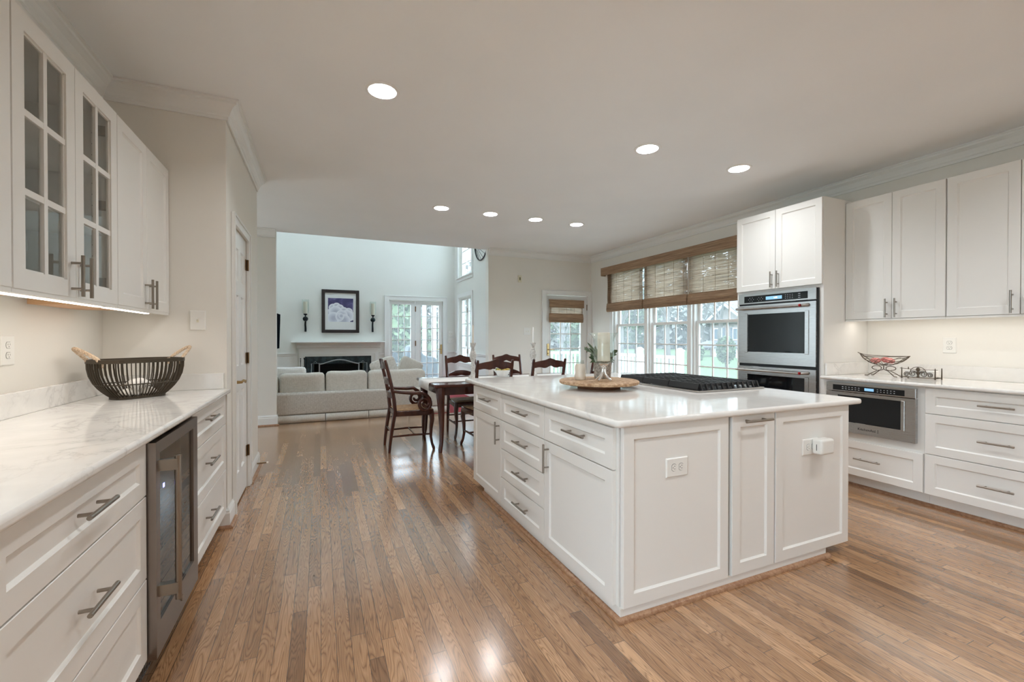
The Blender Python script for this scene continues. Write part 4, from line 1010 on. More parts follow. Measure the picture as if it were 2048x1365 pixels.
# base cabinets
XB = 4.05
t = thing('microwave_cabinet', 'white base cabinet holding the microwave drawer, beside the oven tower', 'cabinet', (4.4, 2.08, 0))
mb = MB(); y0, y1 = 1.722, 2.441; g = (1.785, 2.385, 0.470, 0.858)
mb.box(4.071, 4.738, y0, y0+0.018, 0.10, 0.8865).box(4.071, 4.738, y1-0.018, y1, 0.10, 0.8865)
holes(mb, y0+0.018, y1-0.018, 0.10, 0.8865, [g], lambda a, b, c, d: mb.box(4.071, 4.09, a, b, c, d))
mb.box(4.09, 4.738, y0+0.018, y1-0.018, 0.44, 0.458).obj('carcass', M_cab, t)
MB().box(4.135, 4.738, y0, y1, 0.0, 0.0995).obj('toe_kick', M_cab, t)
front(t, 'drawer', F_mx, XB, 1.728, 2.436, 0.108, 0.392, ('h', 2.075, 0.254, 0.185))
t = thing('microwave_oven', 'stainless microwave drawer under the right-hand counter', 'microwave', (4.35, 2.08, 0.47))
MX = 4.038
MB().box(4.091, 4.60, 1.79, 2.38, 0.475, 0.853).obj('body', M_black, t)
fb = MB().box(MX, 4.0705, 1.768, 2.392, 0.795, 0.868).obj('control_panel', M_steel, t, bevel=0.002)
MB().box(MX-0.0015, MX-0.0002, 1.835, 2.338, 0.804, 0.849).obj('panel_glass', M_bglass, fb)
MB().box(MX-0.0024, MX-0.0016, 2.035, 2.10, 0.817, 0.838).obj('display', M_disp, fb)
mk = MB()
for i in range(6):
    for j in range(2): mk.box(MX-0.0022, MX-0.0016, 2.255-i*0.024, 2.267-i*0.024, 0.816+j*0.016, 0.820+j*0.016)
mk.obj('markings', M_mark, fb); mk = MB()
for i in range(6):
    for j in range(2): mk.box(MX-0.0022, MX-0.0016, 1.895+i*0.022, 1.903+i*0.022, 0.816+j*0.016, 0.820+j*0.016)
mk.obj('markings', M_mark, fb)
mb = MB(); g = (1.858, 2.30, 0.545, 0.765); holes(mb, 1.768, 2.392, 0.460, 0.790, [g], lambda a, b, c, d: mb.box(MX, 4.0705, a, b, c, d))
dd = mb.obj('drawer_front', M_steel, t)
MB().box(MX+0.004, MX+0.012, g[0]+0.001, g[1]-0.001, g[2]+0.001, g[3]-0.001).obj('window', M_bglass, dd)
MB().box(MX-0.006, MX-0.0003, 1.832, 1.857, 0.538, 0.768).obj('window_trim', M_steel, dd, bevel=0.003)
text('KitchenAid', 'logo_lettering', 0.028, (MX-0.0005, 2.085, 0.500), ROT_MX, M_logo, dd)
MB().box(MX-0.0008, MX-0.0001, 2.005, 2.007, 0.487, 0.516).obj('logo_bar', M_logo, dd)
t = thing('drawer_base_cabinet', 'white three-drawer base cabinet right of the microwave drawer', 'cabinet', (4.4, 1.34, 0))
carcass(t, 4.071, 4.738, 0.958, 1.7205, 0.10, 0.8865)
MB().box(4.135, 4.738, 0.958, 1.7205, 0.0, 0.0995).obj('toe_kick', M_cab, t)
for z0, z1 in ((0.697, 0.880), (0.402, 0.692), (0.107, 0.397)): front(t, 'drawer', F_mx, XB, 0.962, 1.717, z0, z1, ('h', 1.342, (z0+z1)/2+0.004, 0.172))
MB().sweep(sh, [(4.135, 3.318), (4.135, 0.958)], 1).obj('oak_shoe_moulding', M_oak, None, smooth=True, label='oak quarter-round moulding along the right-hand toe kick', cat='moulding')
slab('countertop', 4.022, 4.7385, 0.93, 2.442, 0.887, 0.914, 'white quartz countertop on the right, holding the wire fruit bowl')
MB().box(4.722, 4.7385, 0.93, 2.4425, 0.9145, 1.020).box(4.10, 4.7215, 2.425, 2.4425, 0.9145, 1.020).obj('backsplash', M_quartz, None, bevel=0.002, label='low white quartz backsplash strip behind the right counter', cat='backsplash')

# ================================================================ SHADES
t = thing('bamboo_valance', 'long woven bamboo valance running over all three wall windows', 'valance', (4.68, 4.97, 2.36))
MB().box(4.640, 4.655, 3.335, 6.60, 2.358, 2.497).box(4.655, 4.738, 6.585, 6.60, 2.358, 2.497).box(4.655, 4.738, 3.335, 3.35, 2.358, 2.497).box(4.655, 4.738, 3.35, 6.585, 2.485, 2.497).obj('board', M_bam, t)
def shade_x(label, y0, y1, tilt=0):
    t = thing('roman_shade', label, 'window shade', (4.70, (y0+y1)/2, 1.71), 'bamboo shades on the three wall windows')
    mb = MB(); X = 4.705
    mb.grid(lambda u, v: (X+0.003*math.sin(v*9+u*3), y0+(y1-y0)*u, 1.84+(2.475-1.84)*v), 8, 10)
    mb.obj('sheer_panel', M_bamp, t, smooth=True, recalc=False)
    mb = MB()
    prof = [(0.0, 1.862), (-0.014, 1.850), (-0.022, 1.80), (-0.020, 1.735), (-0.012, 1.708), (0.002, 1.706), (0.012, 1.72), (0.014, 1.80), (0.008, 1.86)]
    mb.prism([(X+a, z) for a, z in prof], lambda a, z, tt: (a, tt, z), y0-0.004, y1+0.004)
    for k, z in enumerate((1.722, 1.738, 1.755)):
        mb.prism([(X-0.024-k*0.002, z), (X-0.006, z+0.012), (X-0.006, z+0.016), (X-0.026-k*0.002, z+0.005)], lambda a, zz, tt: (a, tt, zz), y0-0.006, y1+0.006)
    mb.obj('folded_hem', M_bam, t)
    mb = MB()
    for k in range(5):
        yy = y0+0.06+(y1-y0-0.12)*k/4; mb.cyl((X-0.006, yy, 1.85), (X-0.006, yy, 2.47), 0.0018, n=6)
    mb.obj('lift_cords', M_bam, t)
shade_x('bamboo roman shade on the window farthest from the ovens', 5.555, 6.485)
shade_x('bamboo roman shade on the middle one of the three wall windows', 4.632, 5.515)
shade_x('bamboo roman shade on the window next to the oven tower', 3.700, 4.600)
t = thing('roman_shade', 'small bamboo shade on the far glass door', 'window shade', (4.17, YF, 1.53))
y = YF-0.006
MB().box(3.815, 4.548, y-0.045, y-0.030, 1.80, 1.945).box(3.815, 4.548, y-0.030, y, 1.93, 1.945).obj('valance', M_bam, t)
MB().grid(lambda u, v: (3.835+0.70*u, y-0.012, 1.66+0.25*v), 6, 4).obj('sheer_panel', M_bamp, t, recalc=False)
mb = MB(); mb.prism([(y-0.012, 1.695), (y-0.035, 1.68), (y-0.045, 1.60), (y-0.03, 1.528), (y-0.008, 1.53), (y-0.004, 1.69)], lambda a, z, tt: (tt, a, z), 3.82, 4.535)
for k in range(3): mb.box(3.816, 4.538, y-0.050, y-0.03, 1.545+k*0.03, 1.552+k*0.03)
mb.obj('folded_hem', M_bam, t)
mb = MB()
for k in range(5): xx = 3.86+0.165*k; mb.cyl((xx, y-0.014, 1.66), (xx, y-0.014, 1.81), 0.002, n=6)
mb.obj('lift_cords', M_bam, t)

# ================================================================ BASKET on the left counter
def basket(cx, cy_, ang, z0):
    t = thing('slatted_basket', 'dark slatted metal basket with rope handles on the left counter', 'basket', (cx, cy_, z0))
    ca, sa = math.cos(ang), math.sin(ang)
    T = lambda x, y, z: (cx+x*ca-y*sa, cy_+x*sa+y*ca, z)
    def rr(a, b, r, s):  # rounded-rect perimeter point, s in 0..1
        per = [2*(a-r), PI/2*r, 2*(b-r), PI/2*r]*2; tot = sum(per); d = s*tot; i = 0
        while d > per[i]: d -= per[i]; i = (i+1) % 8
        if i == 0: return (-(a-r)+d, -b)
        if i == 1: an = -PI/2+d/r; return (a-r+r*math.cos(an), -(b-r)+r*math.sin(an))
        if i == 2: return (a, -(b-r)+d)
        if i == 3: an = d/r; return (a-r+r*math.cos(an), b-r+r*math.sin(an))
        if i == 4: return (a-r-d, b)
        if i == 5: an = PI/2+d/r; return (-(a-r)+r*math.cos(an), b-r+r*math.sin(an))
        if i == 6: return (-a, b-r-d)
        an = PI+d/r; return (-(a-r)+r*math.cos(an), -(b-r)+r*math.sin(an))
    A1, B1, A0, B0, H = 0.205, 0.125, 0.118, 0.072, 0.195
    def at(s, h):
        f = 0.56+0.44*(1-(1-h)**2.6); a = A1*f; b = B1*f
        x, y = rr(a, b, min(a, b)*0.75, s); return x, y, z0+0.012+H*h
    n = 54
    mb = MB()
    for i in range(n):
        s = (i+0.5)/n; pts = [T(*at(s, h)) for h in (0, 0.06, 0.14, 0.25, 0.4, 0.6, 0.8, 1.0)]
        mb.tube(pts, 0.0050, 6, flat=0.5)
    mb.obj('slats', M_bask, t, smooth=True)
    mb = MB(); N = 64
    mb.tube([T(*at(i/N, 0.36)) for i in range(N)], 0.0036, 6, closed=True); mb.obj('middle_band', M_bask, t, smooth=True)
    mb = MB(); ring = []
    for i in range(N):
        x, y, z = at(i/N, 1.0); ring.append((x, y, z))
    vs = []; 
    for x, y, z in ring:
        l = math.hypot(x, y); ox, oy = x/l, y/l
        vs += [T(x-ox*0.006, y-oy*0.006, z-0.010), T(x+ox*0.007, y+oy*0.007, z-0.010), T(x+ox*0.007, y+oy*0.007, z+0.010), T(x-ox*0.006, y-oy*0.006, z+0.010)]
    mb.add(vs, [(i*4+k, i*4+(k+1)%4, ((i+1)%N)*4+(k+1)%4, ((i+1)%N)*4+k) for i in range(N) for k in range(4)])
    mb.obj('rim', M_bask, t)
    mb = MB(); x_ = [rr(A0, B0, 0.045, i/40) for i in range(40)]
    mb.prism(x_, lambda u, v, tt: T(u, v, tt), z0+0.001, z0+0.014); mb.obj('foot', M_bask, t)
    for sgn in (-1, 1):
        pts = []
        for q in range(13):
            u = q/12; yy = -0.055+0.11*u; w = math.sin(PI*u)
            pts.append(T(sgn*(A1-0.012+0.085*w), yy, z0+H+0.005+0.078*w**0.8))
        mb = MB()
        for ph in range(3):
            p2 = []
            for q in range(49):
                u = q/48*12; i = min(11, int(u)); f = u-i; p = Vector(pts[i]).lerp(Vector(pts[i+1]), f); an = q*0.9+ph*2*PI/3
                p2.append(p+Vector((0.0045*math.cos(an), 0.0045*math.sin(an)*0.6, 0.0045*math.sin(an))))
            mb.tube(p2, 0.0055, 6)
        for e in (0, 12):
            p = Vector(pts[e]); mb.tube([p+Vector((0, 0, 0.012)), p, p+Vector((0, 0, -0.024))], [0.008, 0.0085, 0.007], 8)
        mb.obj('rope_handle', M_rope, t, smooth=True)
    # folded white napkins lying inside
    for i, (dx, dy, dz, w) in enumerate(((-0.046, 0.0, 0.018, 0.066), (0.046, 0.0, 0.018, 0.066), (0.0, 0.0, 0.070, 0.085))):
        mb = MB()
        mb.grid(lambda u, v: T(dx+(u-0.5)*w*1.15, dy+(v-0.5)*0.075, z0+dz+0.034*math.sin(PI*u)**0.5*math.sin(PI*v)**0.5+0.004*math.sin(u*14+v*9)), 12, 10)
        mb.obj('white_napkin', M_paper, None, smooth=True, solid=0.004, label=['white cloth in the slatted basket, left end', 'white cloth in the slatted basket, right end', 'white cloth in the slatted basket, on top of the others'][i], cat='napkin', group='white cloths in the basket')
    return t
basket(-0.935, 3.09, R(46), 0.9142)

# ================================================================ RIGHT COUNTER: wire bowl, napkin holder
bx, by = 4.47, 2.18
t = thing('wire_fruit_bowl', 'leaf-shaped bronze wire bowl on a scrolled foot, on the right counter', 'bowl', (bx, by, 0.9145))
mb = MB()
def bowlpt(u, v):   # u -1..1 along y, v -1..1 across
    w = 0.115*(1-abs(u)**2.4); yy = by+u*0.185; x = bx+v*w
    z = 1.006+0.074*abs(u)**2.0+0.078*v*v*(1-abs(u)**2.4)+0.028*max(0, u)**6+0.014*max(0,-u)**6
    return (x, yy, z)
N = 24
for v in (-1, 1): mb.tube([bowlpt(-1+2*i/N, v) for i in range(N+1)], 0.0028, 6)
for ph, am in ((0, 0.9), (1.3, 0.85), (2.6, 0.9), (3.9, 0.8), (5.1, 0.9), (0.7, 0.5), (2.0, 0.45), (3.3, 0.5)):
    mb.tube([bowlpt(-1+2*i/N, am*math.sin(ph+i/N*5.0)) for i in range(N+1)], 0.002, 5)
mb.tube([bowlpt(1, 0), (bx, by+0.20, 1.115)], 0.0028, 6)
mb.obj('wire_basket', M_bwire, t, smooth=True)
mb = MB()
for sgn in (-1, 1):
    for sx in (-0.045, 0.045):
        pts = [(bx, by+sgn*0.005, 0.972), (bx+sx*0.4, by+sgn*0.04, 0.962), (bx+sx*0.8, by+sgn*0.075, 0.937), (bx+sx, by+sgn*0.098, 0.9185), (bx+sx*1.1, by+sgn*0.118, 0.9180)]
        mb.tube(pts, 0.0034, 6)
    pts = []
    for q in range(17):
        an = -PI*0.5+q/16*1.7*PI; pts.append((bx, by+sgn*(0.052+0.036*math.cos(an)), 0.985+0.017*math.sin(an)))
    mb.tube(pts, 0.003, 6)
mb.tube([(bx, by, 0.972), (bx, by, 1.008)], 0.0035, 6)
mb.obj('scroll_foot', M_bwire, t, smooth=True)
for i, (dy, dz, r) in enumerate(((-0.055, 0.034, 0.037), (0.050, 0.032, 0.038), (0.0, 0.038, 0.034))):
    mb = MB(); c = (bx+(-0.02 if i < 2 else 0.03), by+dy, 1.014+dz); rr_ = random.Random(i)
    for k in range(9):
        an = k*2.4; q = 0.4+0.6*k/9
        mb.sphere((c[0]+r*0.45*q*math.cos(an), c[1]+r*0.5*q*math.sin(an), c[2]+rr_.uniform(-0.004, 0.008)), r*0.62, r*0.62, r*0.55, 10, 7)
    mb.obj('fabric_rose', M_rose, None, smooth=True, label=['dusty pink fabric rose in the wire bowl, end away from the ovens', 'dusty pink fabric rose in the wire bowl, end nearest the ovens', 'dusty pink fabric rose in the wire bowl, against the wall side'][i], cat='artificial flower', group='fabric roses in the wire bowl')
nx, ny = 4.48, 1.925
t = thing('napkin_holder', 'scrolled bronze iron napkin holder on the right counter', 'napkin holder', (nx, ny, 0.9145))
mb = MB(); zb = 0.918
for sx in (-0.05, 0.05):
    X = nx+sx
    mb.tube([(X, ny-0.108, zb+0.006), (X, ny+0.108, zb+0.006)], 0.0032, 6)
    for sy in (-0.108, 0.108): mb.tube([(X, ny+sy, zb-0.002), (X, ny+sy, zb+0.075), (X, ny+sy, zb+0.086)], [0.0045, 0.0038, 0.002], 6); mb.sphere((X, ny+sy, zb+0.001), 0.0055, n=8, m=6)
    if sx < 0:
        for sgn in (-1, 1):
            for cyc, rad, cz2 in ((0.076, 0.020, 0.030), (0.036, 0.026, 0.036)):
                pts = []
                for q in range(25):
                    an = q/24*3.4*PI; rd = rad*(1-0.72*q/24); pts.append((X, ny+sgn*(cyc+rd*math.cos(an)*(-1)), zb+cz2+rd*math.sin(an)))
                mb.tube(pts, 0.0026, 5)
            pts = [(X, ny+sgn*0.050*math.sin(a), zb+0.052+0.040*math.cos(a)) for a in [PI/2*i/8 for i in range(9)]]
            mb.tube(pts, 0.0026, 5)
        mb.sphere((X, ny, zb+0.072), 0.007, 0.014, 0.017, 10, 8); mb.sphere((X, ny, zb+0.040), 0.006, 0.008, 0.022, 10, 8); mb.sphere((X, ny, zb+0.013), 0.006, 0.010, 0.010, 10, 8)
        mb.tube([(X, ny-0.03, zb+0.05), (X, ny+0.03, zb+0.05)], 0.004, 6)
for sy in (-0.108, 0.108): mb.tube([(nx-0.05, ny+sy, zb+0.006), (nx+0.05, ny+sy, zb+0.006)], 0.003, 6)
mb.tube([(nx-0.055, ny-0.125, zb+0.074), (nx-0.052, ny, zb+0.068), (nx-0.055, ny+0.118, zb+0.078)], 0.0026, 6)
mb.obj('iron_scrolls', M_bwire, t, smooth=True)
MB().box(nx-0.042, nx+0.042, ny-0.095, ny+0.095, zb+0.0105, zb+0.066).obj('napkin_stack', M_paper, None, bevel=0.006, label='stack of white napkins in the scrolled iron holder', cat='napkins')

# ================================================================ DINING SET
def ladder(mb, z, w, hc, he, yb, bow, th, bump=0.0, scal=0.0, n=28):
    """scalloped back rail between x=-w..w"""
    vs = []
    for i in range(n+1):
        s = -1+2*i/n; x = w*s
        top = z+he+(hc-he)*(1-abs(s)**2.2)+bump*math.exp(-(s/0.22)**2)
        bot = z+scal*math.cos(s*3*PI)*(1-abs(s)**6)
        bot = z+scal*(1-abs(s))*math.cos(s*2.6*PI)+he*0.15*(1-s*s)
        y = yb-bow*(1-s*s)
        vs += [(x, y+th/2, bot), (x, y-th/2, bot), (x, y-th/2, top), (x, y+th/2, top)]
    fs = [(i*4+k, i*4+(k+1)%4, i*4+4+(k+1)%4, i*4+4+k) for i in range(n) for k in range(4)]+[(3,2,1,0), (n*4, n*4+1, n*4+2, n*4+3)]
    mb.add(vs, fs)
def make_chair(label, arms=False):
    t = thing('dining_armchair' if arms else 'dining_chair', label, 'chair', (0, 0, 0), 'dark cherry dining chairs')
    def P(z):   # rear post centreline y
        if z < 0.44: u = z/0.44; return -0.255+0.06*u**1.3
        u = (z-0.44)/0.56; return -0.195-0.105*u**1.5
    for s in (-1, 1):
        zs = [0.0, 0.08, 0.18, 0.30, 0.44, 0.58, 0.72, 0.86, 0.96, 1.005]
        mb = MB(); mb.tube([(s*(0.19+0.012*z), P(z), z) for z in zs], [0.015, 0.017, 0.019, 0.021, 0.022, 0.021, 0.020, 0.019, 0.018, 0.014], 8)
        mb.obj('rear_post', M_cherry, t, smooth=True)
        mb = MB(); zs = [(0.0, 0.232, 0.013), (0.02, 0.230, 0.017), (0.06, 0.216, 0.015), (0.14, 0.204, 0.016), (0.24, 0.206, 0.021), (0.33, 0.216, 0.027), (0.39, 0.212, 0.030), (0.445, 0.206, 0.028)]
        mb.tube([(s*(y-0.006), y-0.008, z) for z, y, r in zs], [r for z, y, r in zs], 10)
        mb.obj('front_leg', M_cherry, t, smooth=True)
    for z, w, hc, he, bp, sc_ in ((0.905, 0.196, 0.090, 0.062, 0.020, 0.014), (0.735, 0.193, 0.075, 0.018, 0.0, 0.006), (0.585, 0.190, 0.070, 0.018, 0.0, 0.006)):
        mb = MB(); ladder(mb, z, w, hc, he, P(z+0.03), 0.03, 0.018, bp, sc_); mb.obj('back_rail' if z < 0.9 else 'crest_rail', M_cherry, t, smooth=True, angle=50)
    seat = [(-0.195, -0.205), (0.195, -0.205), (0.235, 0.19), (0.225, 0.222), (0.10, 0.240), (-0.10, 0.240), (-0.225, 0.222), (-0.235, 0.19)]
    MB().prism(seat, lambda u, v, tt: (u, v, tt), 0.385, 0.448).obj('seat_frame', M_cherry, t, bevel=0.012, seg=3, smooth=True)
    def sp(u, v):
        y = -0.19+0.415*v; hw = 0.185+0.04*v; x = (u*2-1)*hw; e = min(1, 6*min(u, 1-u), 6*min(v, 1-v)); return (x, y, 0.4485+0.016*e**0.5-0.006*max(0, 1-abs(2*u-1)-abs(2*v-1)))
    mb = MB().grid(sp, 20, 20); mb.obj('rush_seat', M_rush, t, smooth=True, label='woven rush seat', recalc=False)
    mb = MB()
    for s in (-1, 1): mb.tube([(s*0.192, P(0.17), 0.17), (s*0.20, 0, 0.175), (s*0.202, 0.20, 0.17)], [0.009, 0.012, 0.009], 8)
    mb.tube([(-0.2, 0.02, 0.175), (0.2, 0.02, 0.175)], 0.009, 8); mb.tube([(-0.19, P(0.22), 0.22), (0.19, P(0.22), 0.22)], 0.009, 8)
    mb.obj('stretchers', M_cherry, t, smooth=True)
    if arms:
        for s in (-1, 1):
            pts = [(s*0.205, P(0.66), 0.665), (s*0.222, -0.12, 0.650), (s*0.245, 0.0, 0.640), (s*0.258, 0.09, 0.642)]
            rs = [0.017, 0.018, 0.020, 0.022]
            cy0, cz0, rad = 0.065, 0.535, 0.105
            for q in range(1, 31):
                an = PI/2-q/30*3.55*PI; r = rad*(1-0.80*(q/30)**0.85)
                pts.append((s*0.258, cy0+0.055*min(1, q/9)+r*math.cos(an), cz0+r*math.sin(an)-0.012*min(1, q/9))); rs.append(0.021-0.006*q/30)
            MB().tube(pts, rs, 10).obj('arm', M_cherry, t, smooth=True)
            MB().tube([(s*0.232, 0.13, 0.44), (s*0.250, 0.135, 0.455)], 0.014, 8).obj('arm_support', M_cherry, t, smooth=True)
    return t
arm = make_chair('dark cherry armchair with scrolled arms at the left head of the table', True)
arm.location = (0.940, 5.06, 0); arm.rotation_euler = (0, 0, -PI/2)
side = make_chair('dark cherry chair on the far side of the table, nearer the sofa')
side.location = (1.745, 5.43, 0); side.rotation_euler = (0, 0, PI)
dup(arm, (3.30, 5.06, 0), PI/2, 'dark cherry armchair at the far head of the table, behind the hurricane and plant')
dup(side, (2.43, 5.44, 0), PI, 'dark cherry chair on the far side of the table, behind the white bowl')
dup(side, (1.735, 4.70, 0), 0, 'dark cherry chair with its back to the island, in front of the white bowl')
dup(side, (2.40, 4.70, 0), 0, 'dark cherry chair with its back to the island, in line with the far glass door')

TX0, TX1, TY0, TY1, TZ = 1.11, 3.16, 4.57, 5.55, 0.745
t = thing('dining_table', 'dark cherry dining table with curved legs', 'table', ((TX0+TX1)/2, (TY0+TY1)/2, 0))
MB().prism(round_rect(TX0, TX1, TY0, TY1, 0.03), lambda u, v, tt: (u, v, tt), TZ-0.034, TZ).obj('tabletop', M_cherry, t, bevel=0.009, seg=3, smooth=True)
mb = MB()
for a in ((TX0+0.09, TX1-0.09, TY0+0.075, TY0+0.10), (TX0+0.09, TX1-0.09, TY1-0.10, TY1-0.075), (TX0+0.075, TX0+0.10, TY0+0.10, TY1-0.10), (TX1-0.10, TX1-0.075, TY0+0.10, TY1-0.10)):
    mb.box(*a, TZ-0.125, TZ-0.0345)
mb.obj('apron', M_cherry, t)
for sx, X in ((1, TX0+0.085), (-1, TX1-0.085)):
    for sy, Y in ((1, TY0+0.085), (-1, TY1-0.085)):
        zs = [(0.0, -0.004, 0.018), (0.03, -0.004, 0.021), (0.10, 0.010, 0.020), (0.25, 0.016, 0.024), (0.42, 0.012, 0.031), (0.55, 0.004, 0.037), (0.63, 0.0, 0.044), (0.71, 0.0, 0.046)]
        MB().tube([(X+sx*d, Y+sy*d, z) for z, d, r in zs], [r*1.15 for z, d, r in zs], 8).obj('leg', M_cherry, t, smooth=True)
RY0, RY1 = 4.80, 5.33
mb = MB()
prof = [(TX0-0.012, TZ-0.090), (TX0-0.013, TZ-0.02), (TX0-0.006, TZ+0.001), (TX0+0.02, TZ+0.0045), (TX1-0.02, TZ+0.0045), (TX1+0.006, TZ+0.001), (TX1+0.013, TZ-0.02), (TX1+0.012, TZ-0.090)]
vs = []
for i, (x, z) in enumerate(prof): vs += [(x, RY0, z), (x, RY1, z)]
mb.add(vs, [(2*i, 2*i+1, 2*i+3, 2*i+2) for i in range(len(prof)-1)])
mb.obj('table_runner', M_cloth, None, smooth=True, solid=0.0024, label='white linen runner along the dining table, hanging over its ends', cat='table runner')
ZR = TZ+0.0062
def candlestick(x, y, label, lab2, ch):
    t = thing('candlestick', label, 'candlestick', (x, y, ZR), 'candlesticks on the dining table')
    prof = [(0.001, 0.0005), (0.052, 0.0005), (0.056, 0.01), (0.052, 0.03), (0.030, 0.05), (0.022, 0.09), (0.030, 0.13), (0.030, 0.16), (0.020, 0.19), (0.024, 0.21), (0.038, 0.25), (0.043, 0.29), (0.034, 0.325), (0.022, 0.340), (0.025, 0.352), (0.018, 0.36), (0.018, 0.372), (0.032, 0.41), (0.037, 0.425), (0.036, 0.434), (0.001, 0.434)]
    MB().lathe([(r, ZR+z) for r, z in prof], x, y, 28, False, False).obj('turned_stem', M_shabby, t, smooth=True)
    MB().lathe([(0.001, ZR+0.4345), (0.0105, ZR+0.4345), (0.010, ZR+0.434+ch-0.01), (0.004, ZR+0.434+ch), (0.001, ZR+0.434+ch+0.006)], x, y, 16, False, False).obj('taper_candle', M_candle if ch > 0.2 else M_ceramic, None, smooth=True, label=lab2, cat='candle', group='taper candles')
candlestick(1.70, 5.06, 'distressed white candlestick nearer the armchair end of the table', 'tall pale taper in the candlestick nearer the armchair', 0.215)
candlestick(2.515, 5.06, 'distressed white candlestick in front of the far wall switch', 'white taper in the candlestick before the far wall switch', 0.195)
bwx, bwy = 2.13, 5.16
t = thing('serving_bowl', 'white ceramic bowl of green and yellow pasta on the dining table', 'bowl', (bwx, bwy, ZR))
MB().lathe([(0.001, ZR+0.0005), (0.060, ZR+0.0005), (0.062, ZR+0.008), (0.085, ZR+0.05), (0.122, ZR+0.088), (0.126, ZR+0.090), (0.116, ZR+0.084), (0.08, ZR+0.048), (0.055, ZR+0.014), (0.001, ZR+0.012)], bwx, bwy, 36, False, False).obj('bowl', M_ceramic, t, smooth=True)
rnd = random.Random(11); ma, mg = MB(), MB()
for k in range(90):
    an, r = rnd.uniform(0, 2*PI), 0.098*math.sqrt(rnd.random()); z = ZR+0.077+0.030*(1-(r/0.10)**2)+rnd.uniform(-0.004, 0.012)
    (ma if k % 3 else mg).sphere((bwx+r*math.cos(an), bwy+r*math.sin(an), z), rnd.uniform(0.010, 0.016), rnd.uniform(0.009, 0.014), rnd.uniform(0.006, 0.010), 7, 5)
base_ = MB().lathe([(0.001, ZR+0.070), (0.096, ZR+0.070), (0.085, ZR+0.085), (0.001, ZR+0.098)], bwx, bwy, 20, False, False)
ma.add(base_.v, base_.f); ma.obj('pasta', M_gold, None, smooth=True, kind='stuff', label='yellow dry pasta heaped in the white bowl', cat='food')
mg.obj('green_pasta', M_greenp, None, smooth=True, kind='stuff', label='green dry pasta scattered over the yellow in the white bowl', cat='food')

# ================================================================ FAMILY ROOM
t = thing('sofa', 'long oatmeal linen sofa seen from behind, with a pleated skirt', 'sofa', (0.4, 7.5, 0.004))
SX0, SX1 = -1.45, 1.98; SB = 7.11
def cushion(mb, x0, x1, y0, y1, z0, z1, sag=0.015, puff=0.05):
    def side(u, v, top):
        e = (1-abs(2*u-1)**4)*(1-abs(2*v-1)**4); return e
    n = 12
    cx, cy2, cz2 = (x0+x1)/2, (y0+y1)/2, (z0+z1)/2
    vs = []; fs = []
    b = bmesh.new(); bmesh.ops.create_cube(b, size=2.0); bmesh.ops.subdivide_edges(b, edges=b.edges, cuts=7, use_grid_fill=True)
    b.verts.ensure_lookup_table()
    for v in b.verts:
        x, y, z = v.co; p = 7.0
        l = (abs(x)**p+abs(y)**p+abs(z)**p)**(1/p); x, y, z = x/l, y/l, z/l
        bul = 1+0.0*x
        zz = cz2+(z1-z0)/2*z*(1-0.0*x)-(sag*(1-abs(x)**2) if z > 0.5 else 0)
        yy = cy2+(y1-y0)/2*y*(1+puff*(1-x*x)*(1-z*z))
        vs.append((cx+(x1-x0)/2*x, yy, zz))
    idx = {v: i for i, v in enumerate(b.verts)}
    fs = [tuple(idx[v] for v in f.verts) for f in b.faces]; b.free()
    mb.add(vs, fs); return mb
mb = MB(); mb.prism(round_rect(SB, SB+0.20, 0.112, 0.437, 0.035), lambda u, v, tt: (tt, u, v), SX0+0.2, SX1-0.21); mb.obj('back_frame', M_linen, t, smooth=True)
mb = MB(); mb.box(SX0+0.2, SX1-0.21, SB+0.195, SB+0.93, 0.112, 0.30); mb.obj('seat_base', M_linen, t, bevel=0.02)
for X0, X1 in ((SX0, SX0+0.199), (SX1-0.209, SX1)):
    mb = MB(); mb.hexa([(X0, SB+0.005, 0.112), (X1, SB+0.005, 0.112), (X1, SB+0.95, 0.112), (X0, SB+0.95, 0.112)], [(X0+0.02, SB+0.03, 0.56), (X1-0.02, SB+0.03, 0.56), (X1-0.02, SB+0.93, 0.50), (X0+0.02, SB+0.93, 0.50)]); mb.obj('arm', M_linen, t, bevel=0.05, seg=4, smooth=True)
for sk0, sk1 in ((SX0, 0.071), (0.075, 0.687), (0.691, 1.30), (1.304, SX1)):
    mb = MB(); n = 20
    vs = []
    for i in range(n+1):
        u = i/n; x = sk0+0.002+(sk1-sk0-0.004)*u; w = 0.004*math.sin(u*25)
        vs += [(x, SB-0.002+0.001, 0.114), (x, SB-0.008+w, 0.008)]
    mb.add(vs, [(2*i, 2*i+1, 2*i+3, 2*i+2) for i in range(n)]); mb.obj('skirt', M_linenl, t, smooth=True, solid=0.006)
for i, (a, b_, zt) in enumerate(((-1.24, -0.565, 0.71), (-0.555, 0.068, 0.725), (0.078, 0.688, 0.74), (0.698, 1.62, 0.74))):
    mb = MB(); cushion(mb, a, b_, SB+0.15, SB+0.40, 0.30, zt, 0.02); mb.obj('back_cushion', M_linenl, t, smooth=True, angle=60)
    mb = MB(); cushion(mb, a, b_, SB+0.36, SB+0.93, 0.29, 0.43, 0.0); mb.obj('seat_cushion', M_linenl, t, smooth=True, angle=60)
mb = MB(); cushion(mb, -0.66, -0.20, SB+0.43, SB+0.58, 0.435, 0.80, 0.015); mb.obj('throw_pillow', M_cloth, None, smooth=True, angle=60, label='white throw pillow leaning on the sofa back, left part', cat='pillow', group='throw pillows')
M_strip = linen('striped_pillow_linen', (0.56, 0.53, 0.48), (0.78, 0.75, 0.70), 60)
